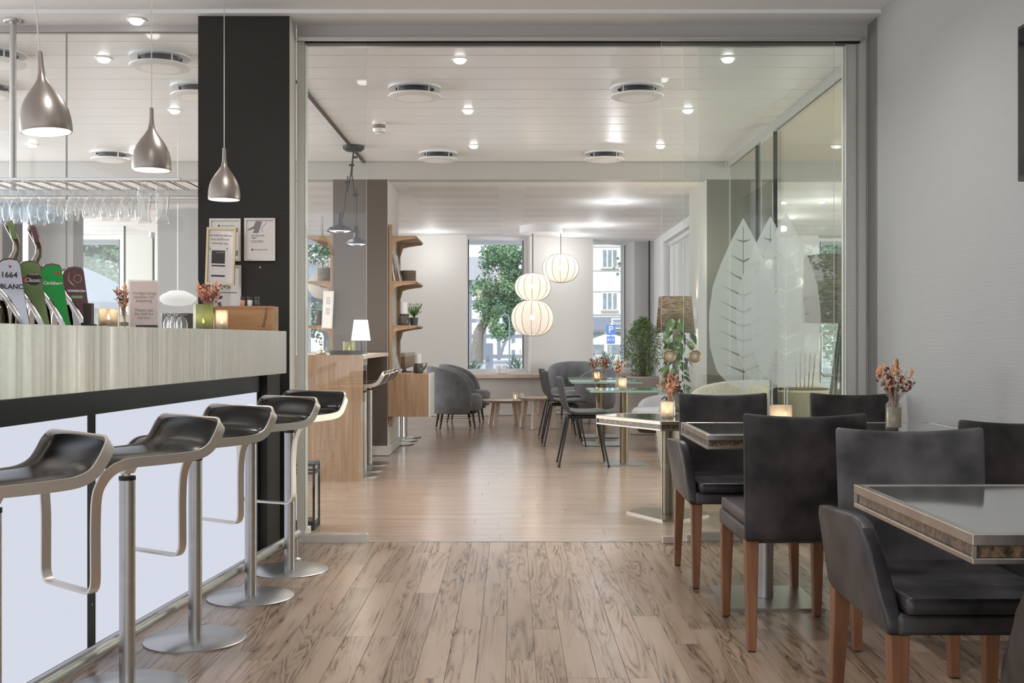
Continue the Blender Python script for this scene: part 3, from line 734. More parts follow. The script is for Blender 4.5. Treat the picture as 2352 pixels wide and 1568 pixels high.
# ---------------- glass rack with stemware
rk = thing('glass_rack', 'steel hanging glass rack above the bar on a ceiling pole', 'rack', (X(30, 5.85), 5.85, HC))
ox, oy, oz = rk.location
RZ = 1.905
def rb(): return MB()
b = rb(); b.cyl(0, 0, RZ-oz, -.012, .0165, 16); b.lathe([(0, -.014), (.045, -.014), (.05, -.008), (.05, 0), (0, 0)], 24); b.build('ceiling_pole', M['steel'], rk, smooth=True)
b = rb(); b.box(X(-90, 5.5)-ox, -1.67-ox, 5.79-oy, 5.83-oy, RZ-.035-oz, RZ-oz, .004); b.box(X(-90, 5.5)-ox, -1.67-ox, 5.80-oy, 5.82-oy, RZ-.07-oz, RZ-.05-oz, .004); b.build('back_rail', M['steel'], rk)
b = rb(); b.box(X(-90, 5.5)-ox, -1.67-ox, 5.478-oy, 5.490-oy, RZ+.002-oz, RZ+.016-oz, .003); b.build('front_rail', M['alu'], rk)
for k in range(13):
    x = X(-70, 5.5)+k*.092-ox+.01
    if x+.072+ox > -1.60: break
    z = RZ-oz; y0 = 5.50-oy; y1 = 5.80-oy
    b = rb(); b.tube([(x, y1, z), (x, y0+.02, z), (x+.006, y0+.006, z), (x+.02, y0, z), (x+.052, y0, z), (x+.066, y0+.006, z), (x+.072, y0+.02, z), (x+.072, y1, z)], .003, 6)
    b.build('hanger_rod', M['steel'], rk, smooth=True)
def stem_glass(kind, label, group):
    # inverted: foot at z=0, rim down
    t = thing(kind, label, 'glass', group=group)
    if kind == 'wine_glass':
        prof = [(.033, 0), (.032, -.002), (.006, -.006), (.0038, -.015), (.0035, -.070), (.006, -.078), (.022, -.092), (.034, -.115), (.037, -.135), (.033, -.165), (.030, -.178)]
    elif kind == 'balloon_glass':
        prof = [(.040, 0), (.038, -.002), (.008, -.008), (.0045, -.02), (.0045, -.060), (.014, -.085), (.040, -.100), (.052, -.125), (.054, -.150), (.048, -.185), (.042, -.200)]
    else:
        prof = [(.034, 0), (.032, -.003), (.010, -.008), (.012, -.018), (.030, -.035), (.037, -.07), (.033, -.12), (.028, -.155), (.027, -.175), (.034, -.215)]
    m = M['drink_blue'] if kind == 'balloon_glass' else M['drink_glass']
    k = 5 if kind != 'beer_glass' else 3
    b = MB(); b.lathe(prof[:k], 20); b.build('foot', m, t, smooth='all')
    b = MB(); b.lathe(prof[k-1:]+[(prof[-1][0]-.0012, prof[-1][1])]+[(max(r-.0015, .001), z+.001) for r, z in prof[:k-1:-1]], 24); b.build('bowl', m, t, smooth='all')
    return t
wg = stem_glass('wine_glass', 'clear stemmed wine glass hanging upside down from the steel rack', 'wine glasses hanging in the rack')
bg = stem_glass('balloon_glass', 'wide bluish balloon glass hanging upside down above the beer taps', 'balloon glasses hanging in the rack')
wz = stem_glass('beer_glass', 'tall curved beer glass hanging in the third slot from the dark pillar', None)
NTH = ['first', 'second', 'third', 'fourth', 'fifth', 'sixth', 'seventh', 'eighth', 'ninth', 'tenth', 'eleventh', 'twelfth', 'thirteenth']
nb = nw_ = 0
for k in range(12):
    x = X(-70, 5.5)+k*.092+.01+.036
    if x > -1.62: break
    px = 1176+x*F/5.55
    rows = (5.54, 5.65, 5.76)
    if k >= 9:
        if k == 9: wz.location = (x, 5.53, RZ+.006)
        elif k == 10: dup(wz, (x, 5.53, RZ+.006), .4, 'tall curved beer glass hanging last in the rack, next to the empty slot', None)
        continue
    for ri, y in enumerate(rows):
        if k < 4:
            o = bg if nb == 0 else copy_tree(bg); nb += 1
            o['label'] = 'bluish balloon glass in the %s rack slot from the dark pillar, %s row' % (NTH[11-k], ('front', 'middle', 'back')[ri])
            if y > 5.7: o.location = (x, 5.77, RZ+.006)
            elif y > 5.6: o.location = (x, 5.655, RZ+.006)
            else: o.location = (x, y, RZ+.006)
            if k % 2: o.scale = (.82, .82, .96)
            else: o.scale = (.82, .82, 1.0)
        else:
            o = wg if nw_ == 0 else copy_tree(wg); nw_ += 1; o['label'] = 'clear wine glass in the %s rack slot from the dark pillar, %s row' % (NTH[11-k], ('front', 'middle', 'back')[ri]); o.location = (x+rnd.uniform(-.004, .004), y+rnd.uniform(-.01, .01), RZ+.006)
            o.scale = (1, 1, .92+.08*rnd.random())

# ---------------- beer taps
def tap(ly, label, face, rimc, words_, lever):
    x, y = bar_pt(-.30, ly); ang = math.atan2(-.8, .6)+PI/2       # local -Y faces the drinker
    t = thing('beer_tap', label, 'beer tap', (x, y, 1.147), ang, 'beer taps on the bar')
    t.scale = (1.0, 1.0, 1.0)
    out = [(-.046, .15), (-.048, .180), (-.043, .203), (-.028, .217), (-.005, .222), (.018, .218), (.026, .205), (.032, .16), (.040, .10), (.050, .04), (.058, .0), (.044, .0), (.022, .045), (-.004, .09), (-.030, .122)]
    c = Vector((0, .12))
    def grow(k): return [(c.x+(p[0]-c.x)*k, c.y+(p[1]-c.y)*k if p[1] > 0.001 else p[1]) for p in out]
    b = MB(); b.prism_y(grow(.985), 0.0, .075); b.build('casing', M['tap_black'], t)
    b = MB(); b.prism_y(grow(1.035), -.006, .012); b.prism_y(grow(1.02), .05, .06); b.build('casing_rim', M['chrome'], t)
    b = MB(); b.prism_y(grow(.97), -.0085, -.005); bd = b.build('badge', face, t)
    for (s, sz, lx, lz, m, sh) in words_:
        text(s, sz, m, t, (lx, -.0092, lz), name='lettering', shear=sh, bold=.0004)
    b = MB()
    b.lathe([(0, .0), (.040, 0), (.038, .03), (.034, .06), (.024, .085), (0, .095)], 20, (-.035, .05, 0)); b.build('tap_body', M['chrome'], t, smooth=True)
    if lever:
        p = [(-.05, .085, .19), (-.045, .083, .225), (-.030, .080, .262), (-.030, .078, .292), (-.045, .070, .325), (-.058, .062, .350), (-.060, .060, .362)]
        b = MB(); b.tube(p, [.012, .014, .012, .0115, .014, .016, .009], 14); b.build('lever', M['chrome'], t, smooth=True)
        b = MB(); b.hexa([(-.054, .040, .300), (-.034, .044, .300), (-.034, .046, .302), (-.054, .046, .302)], [(-.068, .042, .356), (-.050, .042, .356), (-.050, .046, .358), (-.068, .046, .358)])
        b.build('lever_badge', lever, t)
    return t
white_t = mat('white_print', (.85, .85, .82), .5, bump=(60, .01)); gold_t = mat('gold_print', (.60, .47, .25), .4, .3, bump=(60, .01))
f_white = mat('blanc_badge', (.70, .74, .90), .25, var=(6, .6, (.80, .82, .90)), bump=(60, .01))
f_olive = mat('olive_badge', (.16, .26, .09), .25, var=(14, .5, (.26, .37, .16)), bump=(200, .1))
f_green = mat('green_badge', (.01, .30, .045), .25, var=(6, .6, (.03, .45, .09)), bump=(60, .01))
f_plum = mat('plum_badge', (.13, .055, .07), .25, var=(6, .6, (.20, .10, .11)), bump=(60, .01))
redm = mat('red_stripe', (.62, .05, .03), .4, bump=(60, .01)); greenm = mat('small_green_plate', (.25, .5, .25), .5, bump=(60, .01))
def dly(px): return ((2.031)/((px-1176)/-F+.1076)-5.5)/math.cos(BA)
for px, lb, face, words_, lev in (
        (14, 'beer tap with pale blue white badge at the picture edge', f_white, [('1664', .026, -.008, .168, M['ink'], 0), ('BLANC', .022, .0, .130, M['ink'], 0), ('la', .012, -.005, .197, redm, 0)], None),
        (62, 'beer tap with olive green badge and red stripe', f_olive, [('Classic', .019, .0, .158, white_t, .35), ('TUBORG', .008, .004, .178, gold_t, 0)], f_olive),
        (113, 'beer tap with bright green badge', f_green, [('Carlsberg', .0165, -.006, .155, white_t, .25)], f_plum),
        (165, 'beer tap with plum brown winged badge', f_plum, [('GRIMBERGEN', .0105, .0, .135, white_t, 0)], None)):
    t = tap(dly(px), lb, face, None, words_, lev)
    if face is f_olive:
        b = MB(); b.box(-.044, -.018, -.0095, -.0085, .150, .166); b.build('red_stripe', redm, t)
        b = MB(); b.lathe([(0, 0), (.026, 0), (.026, .0003), (0, .0003)], 28, sy=.8); o = b.build('oval_emblem', M['ink'], t); o.location = (.004, -.0088, .162); o.rotation_euler = (R(90), 0, 0)
    if face is f_plum:
        for k in range(6):
            b = MB(); b.tube([(-.004, -.0095, .150), (-.020-.002*k, -.0095, .160+.004*k), (-.030+.001*k, -.0095, .172+.006*k)], .0011, 5); b.build('wing', gold_t, t)
        b = MB(); b.lathe([(.013, 0), (.015, 0), (.015, .001), (.013, .001)], 24); o = b.build('ring_emblem', gold_t, t); o.location = (.004, -.0088, .180); o.rotation_euler = (R(90), 0, 0)
        b = MB(); b.box(-.018, .022, -.0095, -.0085, .108, .118); b.build('small_plate', greenm, t)
    if face is f_green:
        for k in range(5):
            b = MB(); b.lathe([(0, 0), (.0035, 0), (0, .001)], 6); o = b.build('crown_mark', redm, t); o.location = (.010+.004*(k-2)*.7, -.0088, .190+.003*(k % 2)); o.rotation_euler = (R(90), 0, 0)

# ---------------- small things: votives, vases, flowers
def votive(name, label, x, y, z, r=.038, h=.09, m='votive', sides=6, glow=.25, group=None):
    glow *= .45
    t = thing(name, label, 'candle holder', (x, y, z), R(15), group)
    b = MB(); b.lathe([(0, .001), (r*.9, .001), (r, .006), (r, h), (r-.004, h), (r-.004, .010), (0, .010)], sides); b.build('glass_cup', M[m], t)
    b = MB(); b.cyl(0, 0, .0105, .030, r*.55, 14); b.build('candle', M['wax'], t)
    b = MB(); b.lathe([(0, .031), (.005, .037), (.0045, .044), (0, .056)], 10); b.build('flame', M['flame'], t, smooth='all')
    l = bpy.data.lights.new('candle_light', 'POINT'); l.energy = glow; l.color = (1, .84, .62); l.shadow_soft_size = .008
    o = bpy.data.objects.new('candle_light', l); C.objects.link(o); o.parent = t; o.location = (0, 0, .066)
    return t
def bouquet(name, label, x, y, z, vr=.03, vh=.10, fh=.15, spread=.06, cols=('orange', 'plum', 'cream'), seed=1, group=None, sandy=False, n=26, sz=1.0):
    rr = random.Random(seed)
    t = thing(name, label, 'vase', (x, y, z), 0, group)
    b = MB(); b.lathe([(0, .001), (vr*.95, .001), (vr, .006), (vr, vh*.74), (vr*.62, vh*.84), (vr*.62, vh*.94), (vr*.72, vh), (vr*.62, vh-.002), (vr*.52, vh*.86), (vr*.9, vh*.72), (vr*.9, .01), (0, .01)], 20)
    b.build('vase_glass', M['vase'], t, smooth=True)
    b = MB(); b.cyl(0, 0, .011, vh*(.66 if sandy else .4), vr*.86, 18); b.build('sand', M['sand'], t, smooth=True)
    for ci, c in enumerate(cols):
        b = MB()
        for k in range(n//len(cols)):
            a = rr.uniform(0, 2*PI); s = spread*rr.uniform(.1, 1); hh = fh*rr.uniform(.45, 1)*(1-.25*s/spread)
            bx, by = s*math.cos(a), s*math.sin(a); z0 = vh*.55
            tip = Vector((bx, by, vh+hh)); root = Vector((0, 0, z0)); mid = root.lerp(tip, .5)+Vector((-bx*.2, -by*.2, 0))
            b.tube([root, mid, tip], .0009, 4)
            for q in range(4 if ci != 2 else 3):
                p = mid.lerp(tip, .25+.75*rr.random()); dr = Vector((rr.uniform(-1, 1), rr.uniform(-1, 1), rr.uniform(.2, 1.4))).normalized()*rr.uniform(.014, .03)*(vr/.03)*sz
                if rr.random() < .55:
                    b.tube([p, p+dr*.5, p+dr], [.001, .0042*(vr/.03), .0006], 5)
                else:
                    dr *= 1.25; sd = dr.cross(Vector((rr.random(), rr.random(), .3))).normalized()*.009*(vr/.03)*sz
                    b.quad(p, p+dr*.5+sd, p+dr, p+dr*.5-sd)
            if ci == 0 and k % 3 == 0:
                b.tube([tip-Vector((0, 0, .01)), tip+Vector((0, 0, .012)), tip+Vector((0, 0, .03))], [.003, .006, .001], 6)
        b.build('dried_'+{'orange': 'leaves', 'plum': 'sprigs', 'cream': 'grass', 'pink': 'tufts'}[c], M[c], t, norm=False)
    return t
def on_bar(px, lx=-.22):
    k = (px-CX)/F; d = (E[0]+lx-.1076*5.5)/(k-.1076); return k*d, d
TOPZ = 1.1465
x, y = on_bar(203); b = MB(); t = thing('menu_holder', 'small dark brown upright block beside the last beer tap', 'menu holder', (x, y, TOPZ))
b.box(-.014, .016, -.012, .012, 0, .088, .002); b.build('block', M['dark_brown'], t); b = MB(); b.box(-.016, .018, -.03, -.013, 0, .018, .002); b.box(.020, .034, -.02, -.006, 0, .012, .001); b.build('foot_blocks', M['black'], t)
x, y = on_bar(249); votive('votive_candle', 'square brown candle holder on the bar next to the notice', x, y, TOPZ, .036, .072, 'votive', 4)
x, y = on_bar(284, -.25); bouquet('flower_vase', 'small vase of orange dried flowers behind the bar notice', x, y, TOPZ, .022, .066, .10, .035, ('orange', 'cream', 'plum'), 3)
x, y = on_bar(331, -.16)
t = thing('notice_stand', 'clear upright notice asking guests to ring the bell', 'sign', (x, y, TOPZ), R(12))
b = MB(); b.box(-.058, .058, -.004, .004, 0, .190, .001); b.build('acrylic_slab', pane('acrylic', (.95, .93, .92), .04, 1, .35, (.85, .80, .78)), t)
b = MB(); b.box(-.052, .052, -.0052, -.0042, .004, .184); b.build('paper_sheet', mat('blush_paper', (.80, .66, .62), .6, bump=(30, .02)), t)
b = MB(); b.box(-.028, .052, -.022, -.006, 0, .014, .003); b.build('pen_rest', M['black'], t)
for k, s in enumerate(('Venligst brug', 'klokken for', 'betjening')): text(s, .0165, M['inkgrey'], t, (.0, -.0056, .138-.0145*k), ext=.0002)
for k, s in enumerate(('Please use', 'the bell for', 'service')): text(s, .0165, M['inkgrey'], t, (.0, -.0056, .072-.0145*k), ext=.0002)
gg = None
gt = thing('tumbler', 'upside down tumbler on the bar between the notice and the green candle holder', 'glass', group='upturned tumblers on the bar')
b = MB(); b.lathe([(.024, .0), (.025, .028), (.019, .050), (.006, .060), (.005, .066), (.023, .069), (.024, .071), (0, .071)], 20); b.build('glass_bowl', M['drink_glass'], gt, smooth='all')
for k, (px, lx) in enumerate(((374, -.20), (389, -.27), (404, -.20), (418, -.27), (396, -.34))):
    x, y = on_bar(px, lx); o = gt if k == 0 else copy_tree(gt); o.location = (x, y, TOPZ); o['label'] = 'upturned tumbler on the bar, '+('right behind the bell notice', 'back row next to the notice', 'front row in the middle', 'back row next to the green candle', 'rear middle one')[k]
x, y = on_bar(467, -.20); votive('votive_candle', 'large olive green glass candle holder on the bar', x, y, TOPZ, .045, .118, 'votive_green', 8, .5)
x, y = on_bar(509, -.12); votive('votive_candle', 'brown candle holder touching the wooden crate on the bar', x, y, TOPZ, .027, .092, 'votive', 8, .3)
x, y = on_bar(478, -.33); bouquet('flower_vase', 'vase of pink and orange dried flowers by the pillar notices', x, y, TOPZ, .03, .115, .14, .07, ('orange', 'pink', 'plum'), 5, n=36)
x, y = on_bar(508, -.30)
x, y = on_bar(567, -.165)
t = thing('wooden_crate', 'pine wine crate holding bottles at the bar end', 'crate', (x, y, TOPZ), 0)
hw_ = 64*y/F*1.02; ch = 57*y/F
b = MB(); b.box(-hw_, hw_, -.075, -.065, 0, ch, .001); b.build('front_board', M['crate'], t)
b = MB(); b.box(-hw_, hw_, .065, .075, 0, ch, .001); b.build('back_board', M['crate'], t)
for s_ in (-1, 1):
    b = MB(); b.box(*sorted((s_*hw_, s_*(hw_-.01))), -.0648, .0648, 0, ch, .001); b.build('end_board', M['crate'], t)
b = MB(); b.box(-hw_+.01, hw_-.01, -.065, .065, .0, .006); b.build('bottom_board', M['crate'], t)
text('Neleport', .026, M['ink'], t, (hw_-.035, -.0755, ch*.5), (R(90), R(-80), 0), shear=.4, ext=.0003)
for px, lb, cc in ((557, 'bottle with pink foil neck in the wooden crate', M['pink']), (574, 'bottle with white neck label in the wooden crate', M['white_lac']), (590, 'bottle with dark neck nearest the crate corner', M['jar'])):
    xb = X(px, y+.02); q = thing('bottle', lb, 'bottle', (xb, y+.02, TOPZ+.0065), 0, 'bottles standing in the wooden crate')
    b = MB(); b.lathe([(0, 0), (.016, 0), (.016, .09), (.011, .115), (.011, .150), (.013, .155), (.013, .165), (0, .166)], 16); b.build('bottle_body', M['jar'], q, smooth=True)
    b = MB(); b.lathe([(.0115, .118), (.0125, .12), (.0125, .146), (.0115, .148)], 16); b.build('neck_label', cc, q, smooth=True)
x, y = on_bar(522, -.27)
q = thing('bottle', 'slanted bottle neck with silver foil leaning behind the candle holder', 'bottle', (x-.02, y+.05, TOPZ), 0); q.rotation_euler = (0, R(-14), 0)
b = MB(); b.lathe([(0, .002), (.02, .002), (.02, .10), (.011, .13), (.011, .15), (0, .151)], 16); b.build('bottle_body', M['jar'], q, smooth=True)
# notices on the pillar
def framed(name, label, px0, px1, py0, py1, d, lines, m='frame_silver', rot=0, yoff=0):
    x0, x1, z0, z1 = X(px0, d), X(px1, d), Z(py1, d), Z(py0, d); cx, cz = (x0+x1)/2, (z0+z1)/2; w_, h_ = (x1-x0)/2, (z1-z0)/2
    t = thing(name, label, 'picture frame', (cx, d, cz)); t.rotation_euler = (0, R(rot), 0); f = .011
    b = MB(); b.box(-w_, w_, -.012, 0, h_-f, h_); b.box(-w_, w_, -.012, 0, -h_, -h_+f); b.box(-w_, -w_+f, -.012, 0, -h_+f, h_-f); b.box(w_-f, w_, -.012, 0, -h_+f, h_-f); b.build('frame', M[m], t)
    b = MB(); b.box(-w_+f, w_-f, -.006, 0, -h_+f, h_-f); b.build('paper_sheet', M['paperw'], t)
    for (s, sz, lx, lz, al, mm) in lines: text(s, sz, M[mm], t, (lx*w_, -.0066, lz*h_), align=al, ext=.0002)
    return t, w_, h_
DP = 5.768
t, w_, h_ = framed('framed_notice', 'silver framed notice with ink drawing on the dark pillar', 562, 633, 501, 599, DP,
    [('Brandforskrifts', .0115, -.55, .18, 'LEFT', 'ink'), ('regler !', .0115, -.55, .08, 'LEFT', 'ink'), ('Tre minutters vejledning til', .0058, -.55, -.06, 'LEFT', 'ink'), ('slukning af brand findes her.', .0058, -.55, -.12, 'LEFT', 'ink'),
     ('Best Western PLUS', .0085, -.35, -.48, 'LEFT', 'ink')])
b = MB(); b.prism_y([(-.8*w_, .42*h_), (-.35*w_, .50*h_), (-.45*w_, .30*h_), (-.1*w_, .30*h_), (.15*w_, .84*h_), (-.25*w_, .86*h_), (-.40*w_, .62*h_), (-.8*w_, .47*h_)], -.0072, -.006)
b.tube([(.45*w_, -.0068, .80*h_), (.08*w_, -.0068, .52*h_), (.18*w_, -.0068, .36*h_)], .0012, 5); b.build('ink_drawing', M['inkgrey'], t)
b = MB(); b.lathe([(0, 0), (.005, 0), (.005, .0008), (0, .0008)], 14); o = b.build('round_logo', M['ink'], t); o.location = (-.48*w_, -.006, -.48*h_); o.rotation_euler = (R(90), 0, 0)
t, w_, h_ = framed('framed_notice', 'silver framed notice half hidden behind the slanted card sign', 482, 554, 502, 600, DP, [('Best Western PLUS', .0085, -.25, .66, 'LEFT', 'ink')])
b = MB(); b.box(-.7*w_, .8*w_, -.0072, -.0062, .36*h_, .56*h_); b.box(.55*w_, .80*w_, -.0072, -.0062, -.75*h_, -.5*h_); b.build('print_bar', M['inkgrey'], t)
b = MB(); b.lathe([(0, 0), (.005, 0), (.005, .0008), (0, .0008)], 14); o = b.build('round_logo', M['ink'], t); o.location = (-.40*w_, -.006, .66*h_); o.rotation_euler = (R(90), 0, 0)
t, w_, h_ = framed('framed_notice', 'lowest framed notice above the wooden crate', 484, 555, 609, 706, DP, [])
b = MB()
for k in range(60):
    a, c = rnd.uniform(-.5, .3)*w_, rnd.uniform(-.15, .25)*h_; b.box(a, a+.004, -.0072, -.0062, c, c+.004)
b.build('speckled_print', M['ink'], t); b = MB(); b.box(-.5*w_, .7*w_, -.0072, -.0062, -.32*h_, -.27*h_); b.build('print_bar', M['inkgrey'], t)
dS = 5.60
t, w_, h_ = framed('card_sign', 'slanted brass edged sign about showing the room card', 474, 541, 523, 654, dS,
    [('VED KØB PÅ VÆRELSE,', .0115, -.05, .72, 'CENTER', 'ink'), ('SKAL DETTE KORT', .0115, -.05, .58, 'CENTER', 'ink'), ('FREMVISES, TAK.', .0115, -.05, .44, 'CENTER', 'ink'),
     ('BEST WESTERN', .006, 0, .13, 'CENTER', 'paperw')], 'brass', 2)
t['category'] = 'sign'
b = MB(); b.box(-.62*w_, .30*w_, -.0065, -.006, -.26*h_, .20*h_); b.build('printed_card', M['ink'], t)
for q0, q1 in ((-.36, -.31), (-.72, -.66)): b = MB(); b.box(-.6*w_, .33*w_, -.0065, -.006, q0*h_, q1*h_); b.build('print_bar', M['ink'], t)
for sx_, a in ((-.85, 1), (.45, -1)):
    b = MB(); b.prism_y([(sx_*w_, .22*h_), ((sx_+.22*a)*w_, .20*h_), ((sx_+.1*a)*w_, .32*h_)] if a > 0 else [(sx_*w_, .20*h_), ((sx_+.05)*w_, .32*h_), ((sx_-.12)*w_, .27*h_)], -.0072, -.0062); b.build('green_arrow', greenm, t)
b = MB(); b.tube([(-w_*.3, 0, -h_+.003), (-w_*.3, .05, Z(700, 5.6)-t.location.z-.16)], .003, 6); b.build('stand_wire', M['brass'], t)
t = thing('wall_pin', 'tiny white pin on the dark pillar', 'pin', (X(598, DP), DP, Z(614, DP)))
b = MB(); b.lathe([(0, -.008), (.004, -.006), (.004, 0), (0, 0)], 10); o = b.build('pin_head', M['white_lac'], t); o.rotation_euler = (R(-90), 0, 0)
# dish lamp and dark till seen through the glass behind the bar
d = 7.6
t = thing('dish_pendant', 'shallow white dish lamp on a thin wire beyond the bar glass', 'lamp', (X(408, d), d, Z(684, d)))
b = MB(); b.lathe([(0, .055), (.05, .05), (.10, .025), (.13, 0), (.125, -.018), (.09, -.045), (.04, -.055), (0, -.057)], 32); b.build('dish', pane('milky_dish', (.9, .9, .9), .05, 1, .75, (.85, .85, .85)), t, smooth='all')
b = MB(); b.cyl(0, 0, .05, HC-t.location.z, .0018, 6); b.build('wire', M['alu'], t)
x, y = on_bar(410, -.42)
t = thing('till_terminal', 'low dark brown cabinet top behind the upturned tumblers', 'till', (x, y+.06, TOPZ))
b = MB(); b.box(-.085, .085, -.04, .04, 0, .085, .004); b.build('housing', M['dark_brown'], t)

# ================================================================ DINING FURNITURE
def slab_back(w0, w1, z0, z1, th, lean, dip, curve, bm_name, m, parent):
    """upholstered back panel: front toward -Y"""
    def P_(u, v, side):
        s = (u-.5)*2; wv = (w0*(1-v)+w1*v)/2
        top = z1-dip*(1-s*s)
        z = z0+(top-z0)*v
        y = lean*v**1.3 + curve*(1-s*s)*v
        bulge = th/2*(1-.35*abs(s)**4)*(1-.3*max(0, v*6-5)**2)
        return (s*wv, y+side*bulge, z)
    nu, nv = 14, 12
    b = MB(); bm = b.bm
    Fv = [[bm.verts.new(P_(i/nu, j/nv, -1)) for j in range(nv+1)] for i in range(nu+1)]
    Bv = [[bm.verts.new(P_(i/nu, j/nv, 1)) for j in range(nv+1)] for i in range(nu+1)]
    for i in range(nu):
        for j in range(nv):
            bm.faces.new((Fv[i][j], Fv[i+1][j], Fv[i+1][j+1], Fv[i][j+1])); bm.faces.new((Bv[i][j], Bv[i][j+1], Bv[i+1][j+1], Bv[i+1][j]))
    ring = [(i, 0) for i in range(nu)]+[(nu, j) for j in range(nv)]+[(i, nv) for i in range(nu, 0, -1)]+[(0, j) for j in range(nv, 0, -1)]
    for (a, c), (e, g) in zip(ring, ring[1:]+ring[:1]):
        bm.faces.new((Fv[a][c], Bv[a][c], Bv[e][g], Fv[e][g]))
    o = b.build(bm_name, m, parent, smooth='all'); add_mod(o, 'BEVEL', width=.010, segments=2, limit_method='ANGLE', angle_limit=R(50)); return o
def leg(parent, x, y, zt, dx=0, dy=0, a=.024, c=.015):
    b = MB(); b.hexa([(x+dx-c, y+dy-c, .004), (x+dx+c, y+dy-c, .004), (x+dx+c, y+dy+c, .004), (x+dx-c, y+dy+c, .004)], [(x-a, y-a, zt), (x+a, y-a, zt), (x+a, y+a, zt), (x-a, y+a, zt)])
    o = b.build('leg', M['leg'], parent); add_mod(o, 'BEVEL', width=.003, segments=2)
    b = MB(); b.cyl(x+dx, y+dy, 0, .004, c*.9, 10); b.build('glide', M['black'], o)
    return o
def cushion(parent, name, x0, x1, y0, y1, z0, z1, m, bev=.014):
    b = MB()
    def top(u, v):
        x = x0+(x1-x0)*u; y = y0+(y1-y0)*v; e = (1-abs(2*u-1)**5)*(1-abs(2*v-1)**5); return x, y, e
    b.box(x0, x1, y0, y1, z0, z1, bev)
    o = b.build(name, m, parent, smooth='all'); return o
def side_chair(label, m='leather', cush='leather_plum'):
    t = thing('dining_chair', label, 'chair')
    slab_back(.415, .435, .39, .845, .05, .02, .014, .012, 'backrest', M[m], t).location = (0, .235, 0)
    cushion(t, 'seat_frame', -.205, .205, -.265, .215, .375, .432, M[cush], .012)
    cushion(t, 'seat_cushion', -.20, .20, -.258, .205, .433, .478, M[cush], .018)
    for sx_ in (-1, 1):
        leg(t, sx_*.183, .215, .39, sx_*.004, .03); leg(t, sx_*.180, -.235, .376, sx_*.002, -.012)
    return t
def arm_chair(label):
    t = thing('dining_armchair', label, 'chair')
    slab_back(.42, .435, .39, .845, .05, .03, .014, .012, 'backrest', M['leather'], t).location = (0, .235, 0)
    cushion(t, 'seat_frame', -.222, .222, -.275, .215, .375, .425, M['leather_seat'], .012)
    cushion(t, 'seat_cushion', -.205, .205, -.285, .210, .426, .468, M['leather_seat'], .018)
    prof = [(.235, .40), (.235, .60), (.21, .625), (-.06, .640), (-.115, .628), (-.16, .58), (-.20, .52), (-.235, .47), (-.262, .42), (-.268, .385), (-.255, .372), (.0, .378), (.20, .385)]
    for s_ in (-1, 1):
        b = MB(); bm = b.bm
        def lean(z, y): return .036*max(0, (z-.40)/.24)*(.4+.6*min(1, (y+.27)/.4))
        inn = [bm.verts.new((s_*(.210+lean(z, y)), y, z)) for y, z in prof]; out = [bm.verts.new((s_*(.252+lean(z, y)+.004*math.sin(z*30)), y, z)) for y, z in prof]
        bm.faces.new(inn); bm.faces.new(out[::-1])
        for i in range(len(prof)): j = (i+1) % len(prof); bm.faces.new((inn[i], out[i], out[j], inn[j]))
        o = b.build('armrest', M['leather_seat'], t, smooth='all'); add_mod(o, 'BEVEL', width=.011, segments=3, limit_method='ANGLE', angle_limit=R(40))
        leg(t, s_*.218, .215, .385, s_*.008, .03); leg(t, s_*.215, -.240, .374, s_*.004, -.012)
    return t
gch = 'leather dining chairs on wooden legs'
arm = arm_chair('leather armchair facing the camera behind the foremost table'); arm.location = (1.172, 2.945, 0); arm['group'] = gch
dup(arm, (1.035, 5.085, 0), 0, 'leather armchair against the etched glass, facing the camera', gch)
dup(arm, (1.668, 3.80, 0), PI, 'leather armchair seen from behind next to the wallpaper wall', gch)
dup(arm, (1.245, 1.955, 0), R(180), 'leather armchair cut by the lower corner of the picture', gch)
for ch_ in arm.children:
    if ch_.name.startswith('backrest'): ch_.data = ch_.data.copy(); ch_.data.materials[0] = M['leather_grey']; ch_['label'] = 'faded grey leather backrest'
sc_ = side_chair('armless dining chair seen from behind, with a plum seat cushion'); sc_.location = (1.035, 4.10, 0); sc_.rotation_euler = (0, 0, PI); sc_['group'] = gch
dup(sc_, (1.682, 5.10, 0), 0, 'dark dining chair behind the vase, against the far grey jamb', gch)

def rim_band(pts, inset, z0, z1, name, m, parent):
    b = MB(); n = len(pts); cx = sum(p[0] for p in pts)/n; cy = sum(p[1] for p in pts)/n
    P2 = [Vector(p) for p in pts]
    def off(k):
        out = []
        for i in range(n):
            a = (P2[i]-P2[i-1]).normalized(); c = (P2[(i+1) % n]-P2[i]).normalized()
            na = Vector((-a.y, a.x)); nc = Vector((-c.y, c.x)); bis = (na+nc).normalized(); out.append(P2[i]+bis*k/max(.3, bis.dot(na)))
        return out
    inn = off(inset)
    bm = b.bm
    A = [[bm.verts.new((p.x, p.y, z)) for p in q] for q, z in ((P2, z0), (P2, z1), (inn, z1), (inn, z0))]
    for r in range(4):
        for i in range(n): j = (i+1) % n; bm.faces.new((A[r][i], A[r][j], A[(r+1) % 4][j], A[(r+1) % 4][i]))
    o = b.build(name, m, parent); add_mod(o, 'BEVEL', width=.0015, segments=1, limit_method='ANGLE', angle_limit=R(30)); return off
